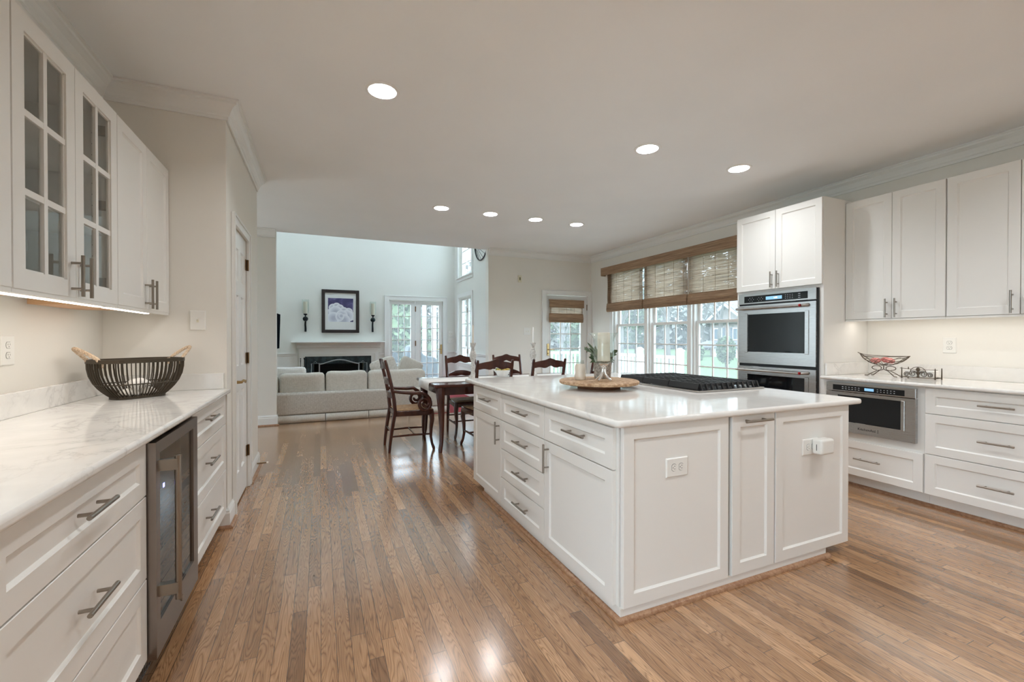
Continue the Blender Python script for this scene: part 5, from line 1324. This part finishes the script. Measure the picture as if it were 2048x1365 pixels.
for i, (cx, rot, w, h, m_) in enumerate(((1.00, 0.35, 0.42, 0.40, M_strip), (1.44, -0.45, 0.40, 0.36, M_linenl))):
    mb = MB(); cushion(mb, -w/2, w/2, -0.07, 0.07, 0, h, 0.0, 0.4)
    ca, sa = math.cos(rot), math.sin(rot)
    mb.v = [(cx+x*ca-(z-h/2)*sa, SB+0.52+y+0.16*i, 0.70+x*sa+(z-h/2)*ca) for x, y, z in mb.v]
    mb.obj('throw_pillow', m_, None, smooth=True, angle=60, label=['striped cream throw pillow tilted at the right end of the sofa', 'plain cream throw pillow slumped beside the striped one'][i], cat='pillow', group='throw pillows')

# fireplace
t = thing('fireplace_mantel', 'white fireplace mantel with a dentil cornice around a dark slate surround', 'fireplace', (0.37, YFP-0.05, 0))
f = YFP
mb = MB(); mb.box(-0.39, -0.285, f-0.06, f-0.001, 0.004, 0.985).box(1.02, 1.165, f-0.06, f-0.001, 0.004, 0.985).box(-0.285, 1.02, f-0.06, f-0.001, 0.858, 0.985)
mb.box(-0.36, -0.33, f-0.075, f-0.06, 0.05, 0.90).box(1.10, 1.135, f-0.075, f-0.06, 0.05, 0.90).box(-0.36, 1.135, f-0.075, f-0.06, 0.90, 0.925)
mb.box(-0.40, 1.18, f-0.075, f-0.001, 0.985, 1.03).obj('surround', M_trim, t)
mb = MB(); mb.prism([(0.001, 1.03), (0.085, 1.03), (0.095, 1.045), (0.10, 1.075), (0.125, 1.10), (0.165, 1.125), (0.19, 1.135), (0.19, 1.145), (0.001, 1.145)], lambda d, z, tt: (tt, f-d, z), -0.44, 1.205); mb.obj('cornice', M_trim, t)
mb = MB()
for k in range(58): x = -0.43+k*0.0283; mb.box(x, x+0.015, f-0.118, f-0.098, 1.045, 1.075)
mb.obj('dentils', M_trim, t)
MB().box(-0.53, 1.29, f-0.215, f-0.001, 1.1455, 1.168).obj('shelf', M_trim, t, bevel=0.005)
mb = MB(); holes(mb, -0.285, 1.02, 0.004, 0.858, [(-0.12, 0.86, 0.004, 0.70)], lambda a, b, c, d: mb.box(a, b, f-0.03, f-0.001, c, d)); mb.obj('slate_facing', M_fbox, t)
mb = MB(); mb.box(-0.12, 0.86, f+0.45, f+0.47, 0, 0.70).box(-0.14, -0.12, f+0.151, f+0.45, 0, 0.70).box(0.86, 0.88, f+0.151, f+0.45, 0, 0.70).box(-0.12, 0.86, f+0.151, f+0.45, 0.70, 0.72); mb.obj('firebox', M_soot, t)
t = thing('fire_screen', 'pewter arched fire screen in front of the firebox', 'fire screen', (0.37, f-0.16, 0.004))
mb = MB(); N = 24; y = f-0.14
arc = [(-0.01+0.76*i/N, y, 0.70+0.085*math.sin(PI*i/N)**1.6) for i in range(N+1)]
mb.tube(arc, 0.013, 8).tube([(-0.01, y, 0.01), (-0.01, y, 0.70)], 0.010, 6).tube([(0.75, y, 0.01), (0.75, y, 0.70)], 0.010, 6).tube([(-0.01, y, 0.02), (0.75, y, 0.02)], 0.010, 6)
for a, b_ in ((-0.02, -0.16), (0.76, 0.91)):
    mb.tube([(a, y, 0.01), (a, y, 0.72), (b_, y-0.10, 0.72), (b_, y-0.10, 0.01)], 0.010, 6, closed=True)
    mb.tube([((a+b_)/2-0.03, y-0.05, 0.73), ((a+b_)/2, y-0.05, 0.765), ((a+b_)/2+0.03, y-0.05, 0.73)], 0.005, 6)
mb.obj('frame', M_fscr, t, smooth=True)
mb = MB()
for k in range(1, 40): x = -0.01+0.76*k/40; mb.cyl((x, y, 0.02), (x, y, 0.70+0.085*math.sin(PI*k/40)**1.6), 0.0015, n=4)
for k in range(1, 14): mb.cyl((-0.01, y, 0.05*k), (0.75, y, 0.05*k), 0.0015, n=4)
mb.obj('mesh_panel', M_soot, t)
t = thing('fireplace_tools', 'black iron fireplace tool set standing left of the fire screen', 'fireplace tools', (-0.27, f-0.18, 0.004))
mb = MB(); cx, cy2 = -0.29, f-0.19
mb.lathe([(0.001, 0.005), (0.09, 0.005), (0.08, 0.02), (0.01, 0.03), (0.009, 0.80), (0.02, 0.83), (0.001, 0.85)], cx, cy2, 14, False, False)
mb.tube([(cx-0.08, cy2, 0.66), (cx+0.10, cy2, 0.66)], 0.006, 6); mb.obj('stand', M_iron, t, smooth=True)
for k, dx in enumerate((-0.07, 0.05, 0.09)):
    mb = MB(); mb.tube([(cx+dx, cy2-0.01, 0.10), (cx+dx, cy2-0.01, 0.70), (cx+dx, cy2-0.01, 0.80)], [0.005, 0.006, 0.010], 6)
    mb.sphere((cx+dx, cy2-0.01, 0.82), 0.013, n=8, m=6); mb.box(cx+dx-0.02, cx+dx+0.02, cy2-0.016, cy2-0.004, 0.06, 0.13); mb.obj(['poker', 'brush', 'shovel'][k], M_iron, t, smooth=True)

# picture: photograph of a pale blossom on indigo
t = thing('framed_picture', 'black framed photograph of a white flower on dark violet above the mantel', 'picture', (0.40, f-0.02, 1.80))
P0, P1, Q0, Q1 = 0.032, 0.775, 1.352, 2.262
mb = MB(); w = 0.066
for a in ((P0, P0+w, Q0, Q1), (P1-w, P1, Q0, Q1), (P0+w, P1-w, Q0, Q0+w), (P0+w, P1-w, Q1-w, Q1)): mb.box(a[0], a[1], f-0.045, f-0.001, a[2], a[3])
mb.obj('frame', M_pic, t, bevel=0.006)
MB().box(P0+w, P1-w, f-0.020, f-0.002, Q0+w, Q1-w).obj('white_mat', M_mat, t)
def print_mat():
    m = mat('flower_print', (0.1, 0.1, 0.2), 0.6); n = NT(m); o, x, y, z = n.objc()
    c1 = n.noise(o, 6.0, 3, 0.5, 0.8)
    bgc = n.ramp(c1, [(0.35, (0.045, 0.04, 0.12)), (0.55, (0.085, 0.075, 0.19)), (0.72, (0.26, 0.24, 0.40))])
    c = bgc
    for (cx, cz2, r) in ((-0.15, 0.02, 0.085), (-0.08, 0.055, 0.075), (-0.02, 0.01, 0.085), (0.155, -0.06, 0.085), (0.06, -0.045, 0.085), (-0.19, -0.10, 0.10), (0.19, -0.15, 0.10), (-0.10, -0.07, 0.13), (0.12, -0.15, 0.13), (-0.14, -0.2, 0.13), (0.02, -0.145, 0.12), (0.06, -0.24, 0.13), (-0.02, -0.17, 0.085), (0.01, -0.15, 0.055)):
        d = n.math('SQRT', n.math('ADD', n.math('POWER', n.math('SUBTRACT', x, cx), 2.0), n.math('POWER', n.math('SUBTRACT', z, cz2), 2.0)))
        v = n.math('SUBTRACT', 1.0, n.math('DIVIDE', d, r))
        pet = n.ramp(v, [(0.0, (0.86, 0.87, 0.91)), (0.12, (0.80, 0.81, 0.87)), (0.75, (0.50, 0.51, 0.60))])
        c = n.mix(n.math('GREATER_THAN', v, 0.0), c, pet)
    n.link(c, n.bsdf().inputs['Base Color'])
    return m
t2 = MB().box(0.155, 0.655, f-0.022, f-0.0205, 1.585, 2.085)
pr = t2.obj('print', print_mat(), t)
pr.location = Vector((0.405, f-0.0212, 1.86))-Vector(t.location)
for v in pr.data.vertices: v.co -= pr.location
def sconce(x, label, lab2):
    t = thing('candle_sconce', label, 'sconce', (x, f-0.06, 1.37), 'candle sconces beside the picture')
    MB().tube([(x, f-0.03, 1.372), (x, f-0.022, 1.44), (x-0.004, f-0.045, 1.52), (x, f-0.05, 1.60), (x, f-0.09, 1.66)], [0.020, 0.020, 0.018, 0.016, 0.014], 8, flat=1.0).box(x-0.018, x+0.018, f-0.03, f-0.001, 1.385, 1.405).obj('iron_arm', M_pipe, t, smooth=True)
    MB().sphere((x, f-0.075, 1.635), 0.052, 0.052, 0.050, 18, 12).obj('iron_ball', M_pipe, t, smooth=True)
    MB().lathe([(0.012, 1.675), (0.010, 1.70), (0.034, 1.722), (0.040, 1.738), (0.001, 1.738)], x, f-0.09, 20).obj('cup', M_pipe, t, smooth=True)
    MB().lathe([(0.036, 1.7385), (0.062, 1.752), (0.066, 1.80), (0.066, 2.015), (0.070, 2.03), (0.067, 2.03), (0.063, 2.012), (0.063, 1.80), (0.058, 1.757), (0.036, 1.741)], x, f-0.09, 28, False, False).obj('glass_shade', M_clearglass, t, smooth=True)
    MB().lathe([(0.001, 1.742), (0.040, 1.742), (0.040, 1.985), (0.001, 1.988)], x, f-0.09, 24, False, False).obj('pillar_candle', M_candle, None, smooth=True, label=lab2, cat='candle', group='sconce candles')
sconce(-0.272, 'black iron candle sconce with glass shade, left of the picture', 'ivory candle in the sconce left of the picture')
sconce(1.053, 'black iron candle sconce with glass shade, between picture and French doors', 'ivory candle in the sconce beside the French doors')
t = thing('television', 'edge of a black television on the family room wall, seen past the stub wall', 'television', (-0.78, 9.3, 1.38))
mb = MB(); mb.hexa([(-0.73, 8.95, 1.045), (-0.705, 9.37, 1.045), (-0.745, 9.37, 1.045), (-0.79, 8.95, 1.045)], [(-0.71, 8.95, 1.69), (-0.685, 9.37, 1.69), (-0.725, 9.37, 1.69), (-0.77, 8.95, 1.69)])
mb.obj('screen', M_tv, t, bevel=0.004)
MB().box(-0.76, -0.735, 9.12, 9.2, 1.30, 1.42).tube([(-0.75, 9.16, 1.36), (-0.9, 9.6, 1.36), (-0.8, 9.99, 1.36)], 0.02, 8).obj('wall_arm', M_black, t)
# floor register and wire wall ring
t = thing('heat_register', 'small brass floor register on the red carpet', 'floor vent', (2.62, 9.35, 0.004))
mb = MB(); mb.box(2.57, 2.67, 9.22, 9.52, 0.0042, 0.008)
mb.obj('frame', M_brass, t); mb = MB()
for k in range(12): mb.box(2.585, 2.655, 9.235+k*0.0235, 9.245+k*0.0235, 0.0081, 0.0085)
mb.obj('slots', M_slot, t)
t = thing('wire_ring', 'round dark wire ring hung high on the family room window wall', 'wall decor', (XFR-0.03, 8.1, 3.16))
mb = MB(); X = XFR-0.02; N = 48
mb.tube([(X, 8.1+0.39*math.cos(2*PI*i/N), 3.16+0.39*math.sin(2*PI*i/N)) for i in range(N)], 0.013, 8, closed=True); mb.obj('rim', M_iron, t, smooth=True)
mb = MB()
for k in range(20):
    a = 2*PI*k/20; mb.tube([(X, 8.1+0.38*math.cos(a), 3.16+0.38*math.sin(a)), (X-0.05, 8.1+0.22*math.cos(a+0.25), 3.16+0.22*math.sin(a+0.25)), (X, 8.1+0.06*math.cos(a+0.4), 3.16+0.06*math.sin(a+0.4))], 0.004, 5)
mb.obj('wires', M_iron, t, smooth=True)

# ================================================================ OUTSIDE
struct('bounce_ground', MB().box(-3.0, 8.0, -12.0, -3.36, -0.14, -0.04).box(-9.0, -1.34, -3.355, 2.5, -0.14, -0.04).box(-12.0, -3.22, 2.51, 12.0, -0.14, -0.04), speckle('pale_bounce_concrete', (0.50, 0.49, 0.47), (0.58, 0.57, 0.55), 4, 0.9))  # unseen pale slabs added to bounce daylight up to the ceilings
GZ = -0.75
struct('lawn_ground', MB().box(-40, 70, -20, 90, GZ-0.2, GZ), M_lawn)
mb = MB()
for k in range(28): x = 3.075+k*0.14; mb.box(x, x+0.134, YF+0.16, 10.9, -0.14, -0.10)
for k in range(16): x = 4.92+k*0.14; mb.box(x, x+0.134, 4.0, YF+0.155, -0.14, -0.10)
for k in range(47): x = -3.2+k*0.14; mb.box(x, x+0.134, YFP+0.6, 13.6, -0.19, -0.15)
for x, y in ((3.3, 7.5), (6.8, 7.5), (6.8, 10.7), (3.3, 10.7), (6.8, 4.2), (-2.8, 13.3), (2.7, 13.3)): mb.box(x-0.06, x+0.06, y-0.06, y+0.06, GZ, -0.195)
mb.obj('deck_boards', M_deck, None, kind='structure')
def railing(label, a, b, posts, dz=-0.10):
    t = thing('deck_railing', label, 'railing', (a[0], a[1], dz), 'white deck railings')
    A, B = Vector((*a, 0)), Vector((*b, 0)); d = (B-A); L = d.length; d.normalize(); n = Vector((-d.y, d.x, 0))
    def bar(z0, z1, w, nm):
        q = [A+n*w, B+n*w, B-n*w, A-n*w]; MB().hexa([(p.x, p.y, z0) for p in q], [(p.x, p.y, z1) for p in q]).obj(nm, M_vinyl, t)
    bar(dz+0.90, dz+0.96, 0.035, 'top_rail'); bar(dz+0.10, dz+0.15, 0.025, 'bottom_rail')
    for u in posts:
        p = A+d*u; mb = MB(); mb.box(p.x-0.055, p.x+0.055, p.y-0.055, p.y+0.055, dz, dz+1.07); mb.hexa([(p.x+sx*0.075, p.y+sy*0.075, dz+1.07) for sx, sy in ((-1,-1),(1,-1),(1,1),(-1,1))], [(p.x+sx*0.02, p.y+sy*0.02, dz+1.13) for sx, sy in ((-1,-1),(1,-1),(1,1),(-1,1))])
        mb.obj('post', M_vinyl, t)
    k = int(L/0.125)
    for i in range(1, k):
        p = A+d*(L*i/k)
        if min(abs(L*i/k-u) for u in posts) < 0.08: continue
        MB().box(p.x-0.019, p.x+0.019, p.y-0.019, p.y+0.019, dz+0.15, dz+0.90).obj('baluster', M_vinyl, t)
railing('white deck railing outside the wall windows, ending at a capped post', (6.87, 10.7), (6.87, 6.95), [0, 2.5, 3.75])
railing('white deck railing seen through the far glass door', (3.4, 10.7), (6.78, 10.7), [0.06, 1.7])

def tree(name, label, x, y, h, r, m, seed, n=900, trunk=0.3, leaf=0.16, bare=False, group='trees outside'):
    t = thing(name, label, 'tree' if h > 3 else 'shrub', (x, y, GZ), group); rn = random.Random(seed)
    mb = MB(); tips = []
    def branch(p, d, L, rad, depth):
        q = p+d*L; mid = p.lerp(q, 0.5)+Vector((rn.uniform(-1,1), rn.uniform(-1,1), 0))*L*0.06
        mb.tube([p, mid, q], [rad, rad*0.8, rad*0.6], 5, caps=False); tips.append((q, L))
        if depth > 0:
            for k in range(3 if depth > 1 else 4):
                nd = (d+Vector((rn.uniform(-1,1), rn.uniform(-1,1), rn.uniform(-0.25, 0.7)))*0.75).normalized(); branch(p.lerp(q, rn.uniform(0.55, 1)), nd, L*rn.uniform(0.55, 0.75), rad*0.5, depth-1)
    branch(Vector((x, y, GZ)), Vector((0, 0, 1)), h*0.38, max(0.03, trunk*0.5), 4 if bare else 2)
    mb.obj('trunk', M_bark, t)
    lv = MB()
    for i in range(n):
        while True:
            a = Vector((rn.uniform(-1,1), rn.uniform(-1,1), rn.uniform(-1,1)))
            if a.length <= 1 and a.length > 0.35: break
        if bare: q, L = tips[rn.randrange(len(tips))]; c = q+a*L*0.5
        else:
            taper = 1.0 if name != 'evergreen_tree' else max(0.08, 0.5-0.5*a.z)
            c = Vector((x+a.x*r*taper, y+a.y*r*taper, GZ+h*(0.56 if name != 'evergreen_tree' else 0.5)+a.z*h*0.46))
        s = leaf*rn.uniform(0.6, 1.3); u = Vector((rn.uniform(-1,1), rn.uniform(-1,1), rn.uniform(-1,1))).normalized(); w = u.cross(Vector((rn.uniform(-1,1), rn.uniform(-1,1), 1))).normalized()
        lv.add([c-u*s-w*s*0.6, c+u*s-w*s*0.6, c+u*s*0.7+w*s*0.7, c-u*s*0.7+w*s*0.7], [(0,1,2,3)])
    lv.obj('foliage', m, t, recalc=False)
    return t
tree('leafy_shrub', 'round green bush on the lawn before the brick house', 25.0, 21.2, 2.1, 0.60, M_fol1, 1, 900, 0.1, 0.09)
tree('leafy_shrub', 'small green bush left of the one before the brick house', 26.0, 24.6, 1.5, 0.5, M_fol1, 2, 500, 0.1, 0.12)
tree('bare_tree', 'tall bare grey tree seen through the middle wall window', 24.0, 25.5, 11, 3.5, M_fol3, 3, 1200, 0.55, 0.13, True)
tree('bare_tree', 'budding grey tree seen through the window farthest from the ovens', 17.0, 22.0, 9, 2.6, M_fol3, 4, 1400, 0.35, 0.12, True)
tree('spring_tree', 'pale green tree left of the brick house', 31, 37.6, 9, 2.8, M_fol1, 5, 1500, 0.4, 0.22)
tree('bare_tree', 'grey budding tree behind the brick house', 47.5, 44, 13, 4, M_fol3, 6, 1600, 0.5, 0.22, True)
tree('spring_tree', 'broad pale green tree far behind the deck post', 24, 37.5, 7, 3.6, M_fol1, 7, 1500, 0.4, 0.24)
tree('bare_tree', 'slender grey tree seen through the far glass door', 11.5, 19.5, 8, 2.6, M_fol3, 8, 1500, 0.25, 0.10, True)
tree('spring_tree', 'light green tree behind the railing beyond the far glass door', 12.0, 28, 8, 3.0, M_fol1, 9, 1500, 0.3, 0.2)
tree('evergreen_tree', 'dark evergreen seen through the left French door', 2.3, 23.0, 6.8, 2.0, M_fol2, 10, 2200, 0.3, 0.16)
tree('leafy_shrub', 'pale green shrub below the evergreen, beyond the French doors', 3.3, 19.2, 3.0, 1.4, M_fol1, 11, 1300, 0.15, 0.14)
tree('leafy_shrub', 'light green shrub right of the evergreen, beyond the French doors', 6.3, 21.5, 3.2, 1.5, M_fol1, 12, 1300, 0.15, 0.14)
tree('spring_tree', 'large hazy tree on the horizon behind the evergreen', 2.0, 34.0, 7, 4.5, M_fol1, 13, 1500, 0.4, 0.3)
tree('bare_tree', 'grey tree between the windows and the brick house, at mid distance', 32.5, 28.0, 12, 3.2, M_fol3, 14, 1400, 0.4, 0.16, True)
tree('spring_tree', 'pale tree to the right of the brick house', 44, 19.5, 10, 3.4, M_fol1, 15, 1200, 0.4, 0.28)

def woods(name, label, x0, x1, y0, y1, h, n, s0, m, seed):
    rn = random.Random(seed); mb = MB()
    for k in range(n):
        x, y = rn.uniform(x0, x1), rn.uniform(y0, y1); z = GZ+h*(rn.random()**1.15)*(0.75+0.25*math.sin(x*0.35+y*0.27))
        u = Vector((rn.uniform(-1,1), rn.uniform(-1,1), rn.uniform(-1,1))).normalized(); w = u.cross(Vector((rn.uniform(-1,1), rn.uniform(-1,1), 1))).normalized(); q = s0*rn.uniform(0.5, 1.3); c = Vector((x, y, z))
        mb.add([c-u*q-w*q*0.5, c+u*q-w*q*0.5, c+u*q*0.7+w*q*0.6, c-u*q*0.7+w*q*0.6], [(0,1,2,3)])
    for k in range(n//120):
        x, y = rn.uniform(x0, x1), rn.uniform(y0, y1); mb.tube([(x, y, GZ), (x+rn.uniform(-0.6, 0.6), y+rn.uniform(-0.6, 0.6), GZ+h*rn.uniform(0.6, 1.0))], [0.22, 0.06], 5)
    mb.obj(name, m, None, recalc=False, kind='stuff', label=label, cat='woods')
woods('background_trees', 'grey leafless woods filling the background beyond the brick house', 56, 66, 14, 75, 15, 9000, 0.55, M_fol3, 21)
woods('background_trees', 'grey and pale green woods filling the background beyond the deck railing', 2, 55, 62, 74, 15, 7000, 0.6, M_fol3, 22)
hs = thing('brick_house', 'two-storey brick house with a white gable and porch across the lawn', 'house', (43, 31.5, GZ))
hx0 = 40.0
mb = MB(); mb.box(hx0, hx0+9, 26.0, 36.0, GZ, 2.9); mb.prism([(31.4, 2.9), (36.0, 2.9), (33.7, 4.6)], lambda u, v, tt: (tt, u, v), hx0, hx0+0.3); mb.obj('walls', M_brick, hs)
mb = MB(); mb.prism([(30.9, 2.75), (33.7, 4.85), (36.5, 2.75), (36.5, 3.0), (33.7, 5.1), (30.9, 3.0)], lambda u, v, tt: (tt, u, v), hx0-0.5, hx0+9); mb.hexa([(hx0-0.4, 25.6, 2.8), (hx0+9.4, 25.6, 2.8), (hx0+9.4, 36.4, 2.8), (hx0-0.4, 36.4, 2.8)], [(hx0+4.3, 25.6, 6.4), (hx0+4.7, 25.6, 6.4), (hx0+4.7, 36.4, 6.4), (hx0+4.3, 36.4, 6.4)]); mb.obj('roof', M_roof, hs)
mb = MB()
for a, b_ in (((30.9, 2.7), (33.7, 4.8)), ((36.5, 2.7), (33.7, 4.8))):
    mb.tube([(hx0-0.52, a[0], a[1]), (hx0-0.52, b_[0], b_[1])], 0.14, 4)
mb.obj('gable_trim', M_vinyl, hs)
for y in (32.5, 34.9, 29.5):
    w = MB().box(hx0-0.06, hx0-0.005, y-0.55, y+0.55, 1.0, 2.3).obj('window', M_vinyl, hs)
    MB().box(hx0-0.08, hx0-0.061, y-0.45, y-0.03, 1.1, 2.2).box(hx0-0.08, hx0-0.061, y+0.03, y+0.45, 1.1, 2.2).obj('panes', mat('house_glass', (0.10, 0.13, 0.16), 0.1), w)
    MB().box(hx0-0.07, hx0-0.005, y-0.86, y-0.56, 0.98, 2.32).box(hx0-0.07, hx0-0.005, y+0.56, y+0.86, 0.98, 2.32).obj('shutters', mat('slate_shutter', (0.10, 0.12, 0.15), 0.6), w)
mb = MB(); mb.prism([(hx0-2.4, 0.30), (hx0-0.01, 0.92), (hx0-0.01, 0.42), (hx0-2.4, 0.15)], lambda u, v, tt: (u, tt, v), 30.5, 36.4); mb.obj('porch_roof', M_roof, hs)
for y in (30.8, 33.4, 36.1): MB().box(hx0-2.2, hx0-2.0, y-0.1, y+0.1, GZ, 0.16).obj('porch_post', M_vinyl, hs)
MB().box(hx0-0.08, hx0-0.005, 32.0, 33.0, GZ+0.1, 0.35).box(hx0-0.08, hx0-0.005, 34.2, 35.6, GZ+0.5, 0.2).obj('porch_openings', mat('porch_dark_door', (0.12, 0.14, 0.17), 0.5), hs)  # one flat dark colour for both porch openings

# covered grill, patio chair and porch posts behind the French doors
t = thing('covered_grill', 'barbecue under a dark blue-grey cover outside the French doors', 'grill', (2.55, 12.0, -0.15))
mb = MB(); mb.prism([(2.12, -0.14), (2.98, -0.14), (2.95, 0.62), (2.86, 0.72), (2.66, 0.75), (2.56, 0.78), (2.44, 0.98), (2.30, 1.06), (2.18, 1.02), (2.10, 0.80)], lambda u, v, tt: (u, tt, v), 11.75, 12.35); mb.obj('cover', M_cover, t, bevel=0.04, seg=3, smooth=True)
t = thing('covered_patio_table', 'low patio furniture under a dark cover, seen through the left French door', 'patio furniture', (1.95, 12.4, -0.15))
mb = MB(); mb.prism([(1.62, -0.14), (2.05, -0.14), (2.03, 0.55), (1.95, 0.82), (1.82, 0.90), (1.70, 0.80), (1.62, 0.5)], lambda u, v, tt: (u, tt, v), 12.2, 12.9); mb.obj('cover', M_cover, t, bevel=0.04, seg=3, smooth=True)
t = thing('patio_chair', 'black metal patio chair with a criss-cross back, outside the left French door', 'chair', (1.55, 11.6, -0.15))
mb = MB(); y = 11.6
for x in (1.42, 1.74): mb.tube([(x, y, -0.148), (x, y, 0.45), (x, y+0.05, 0.86)], 0.015, 6).tube([(x, y-0.42, -0.148), (x, y-0.42, 0.40)], 0.015, 6)
mb.tube([(1.42, y+0.05, 0.86), (1.74, y+0.05, 0.86)], 0.015, 6).tube([(1.42, y+0.01, 0.52), (1.74, y+0.01, 0.52)], 0.012, 6).tube([(1.42, y+0.04, 0.85), (1.74, y+0.01, 0.52)], 0.014, 6).tube([(1.74, y+0.04, 0.85), (1.42, y+0.01, 0.52)], 0.014, 6)
mb.box(1.40, 1.76, y-0.44, y, 0.38, 0.41); mb.obj('frame', M_iron, t, smooth=True)
for x, y, l in ((2.86, 13.0, 'white porch post seen through the hinge side of the right French door'), (3.14, 13.0, 'white porch post seen through the handle side of the right French door')):
    o = MB().box(x-0.06, x+0.06, y-0.06, y+0.06, -0.149, 3.0); o.obj('porch_post', M_vinyl, None, label=l, cat='post', group='porch posts')
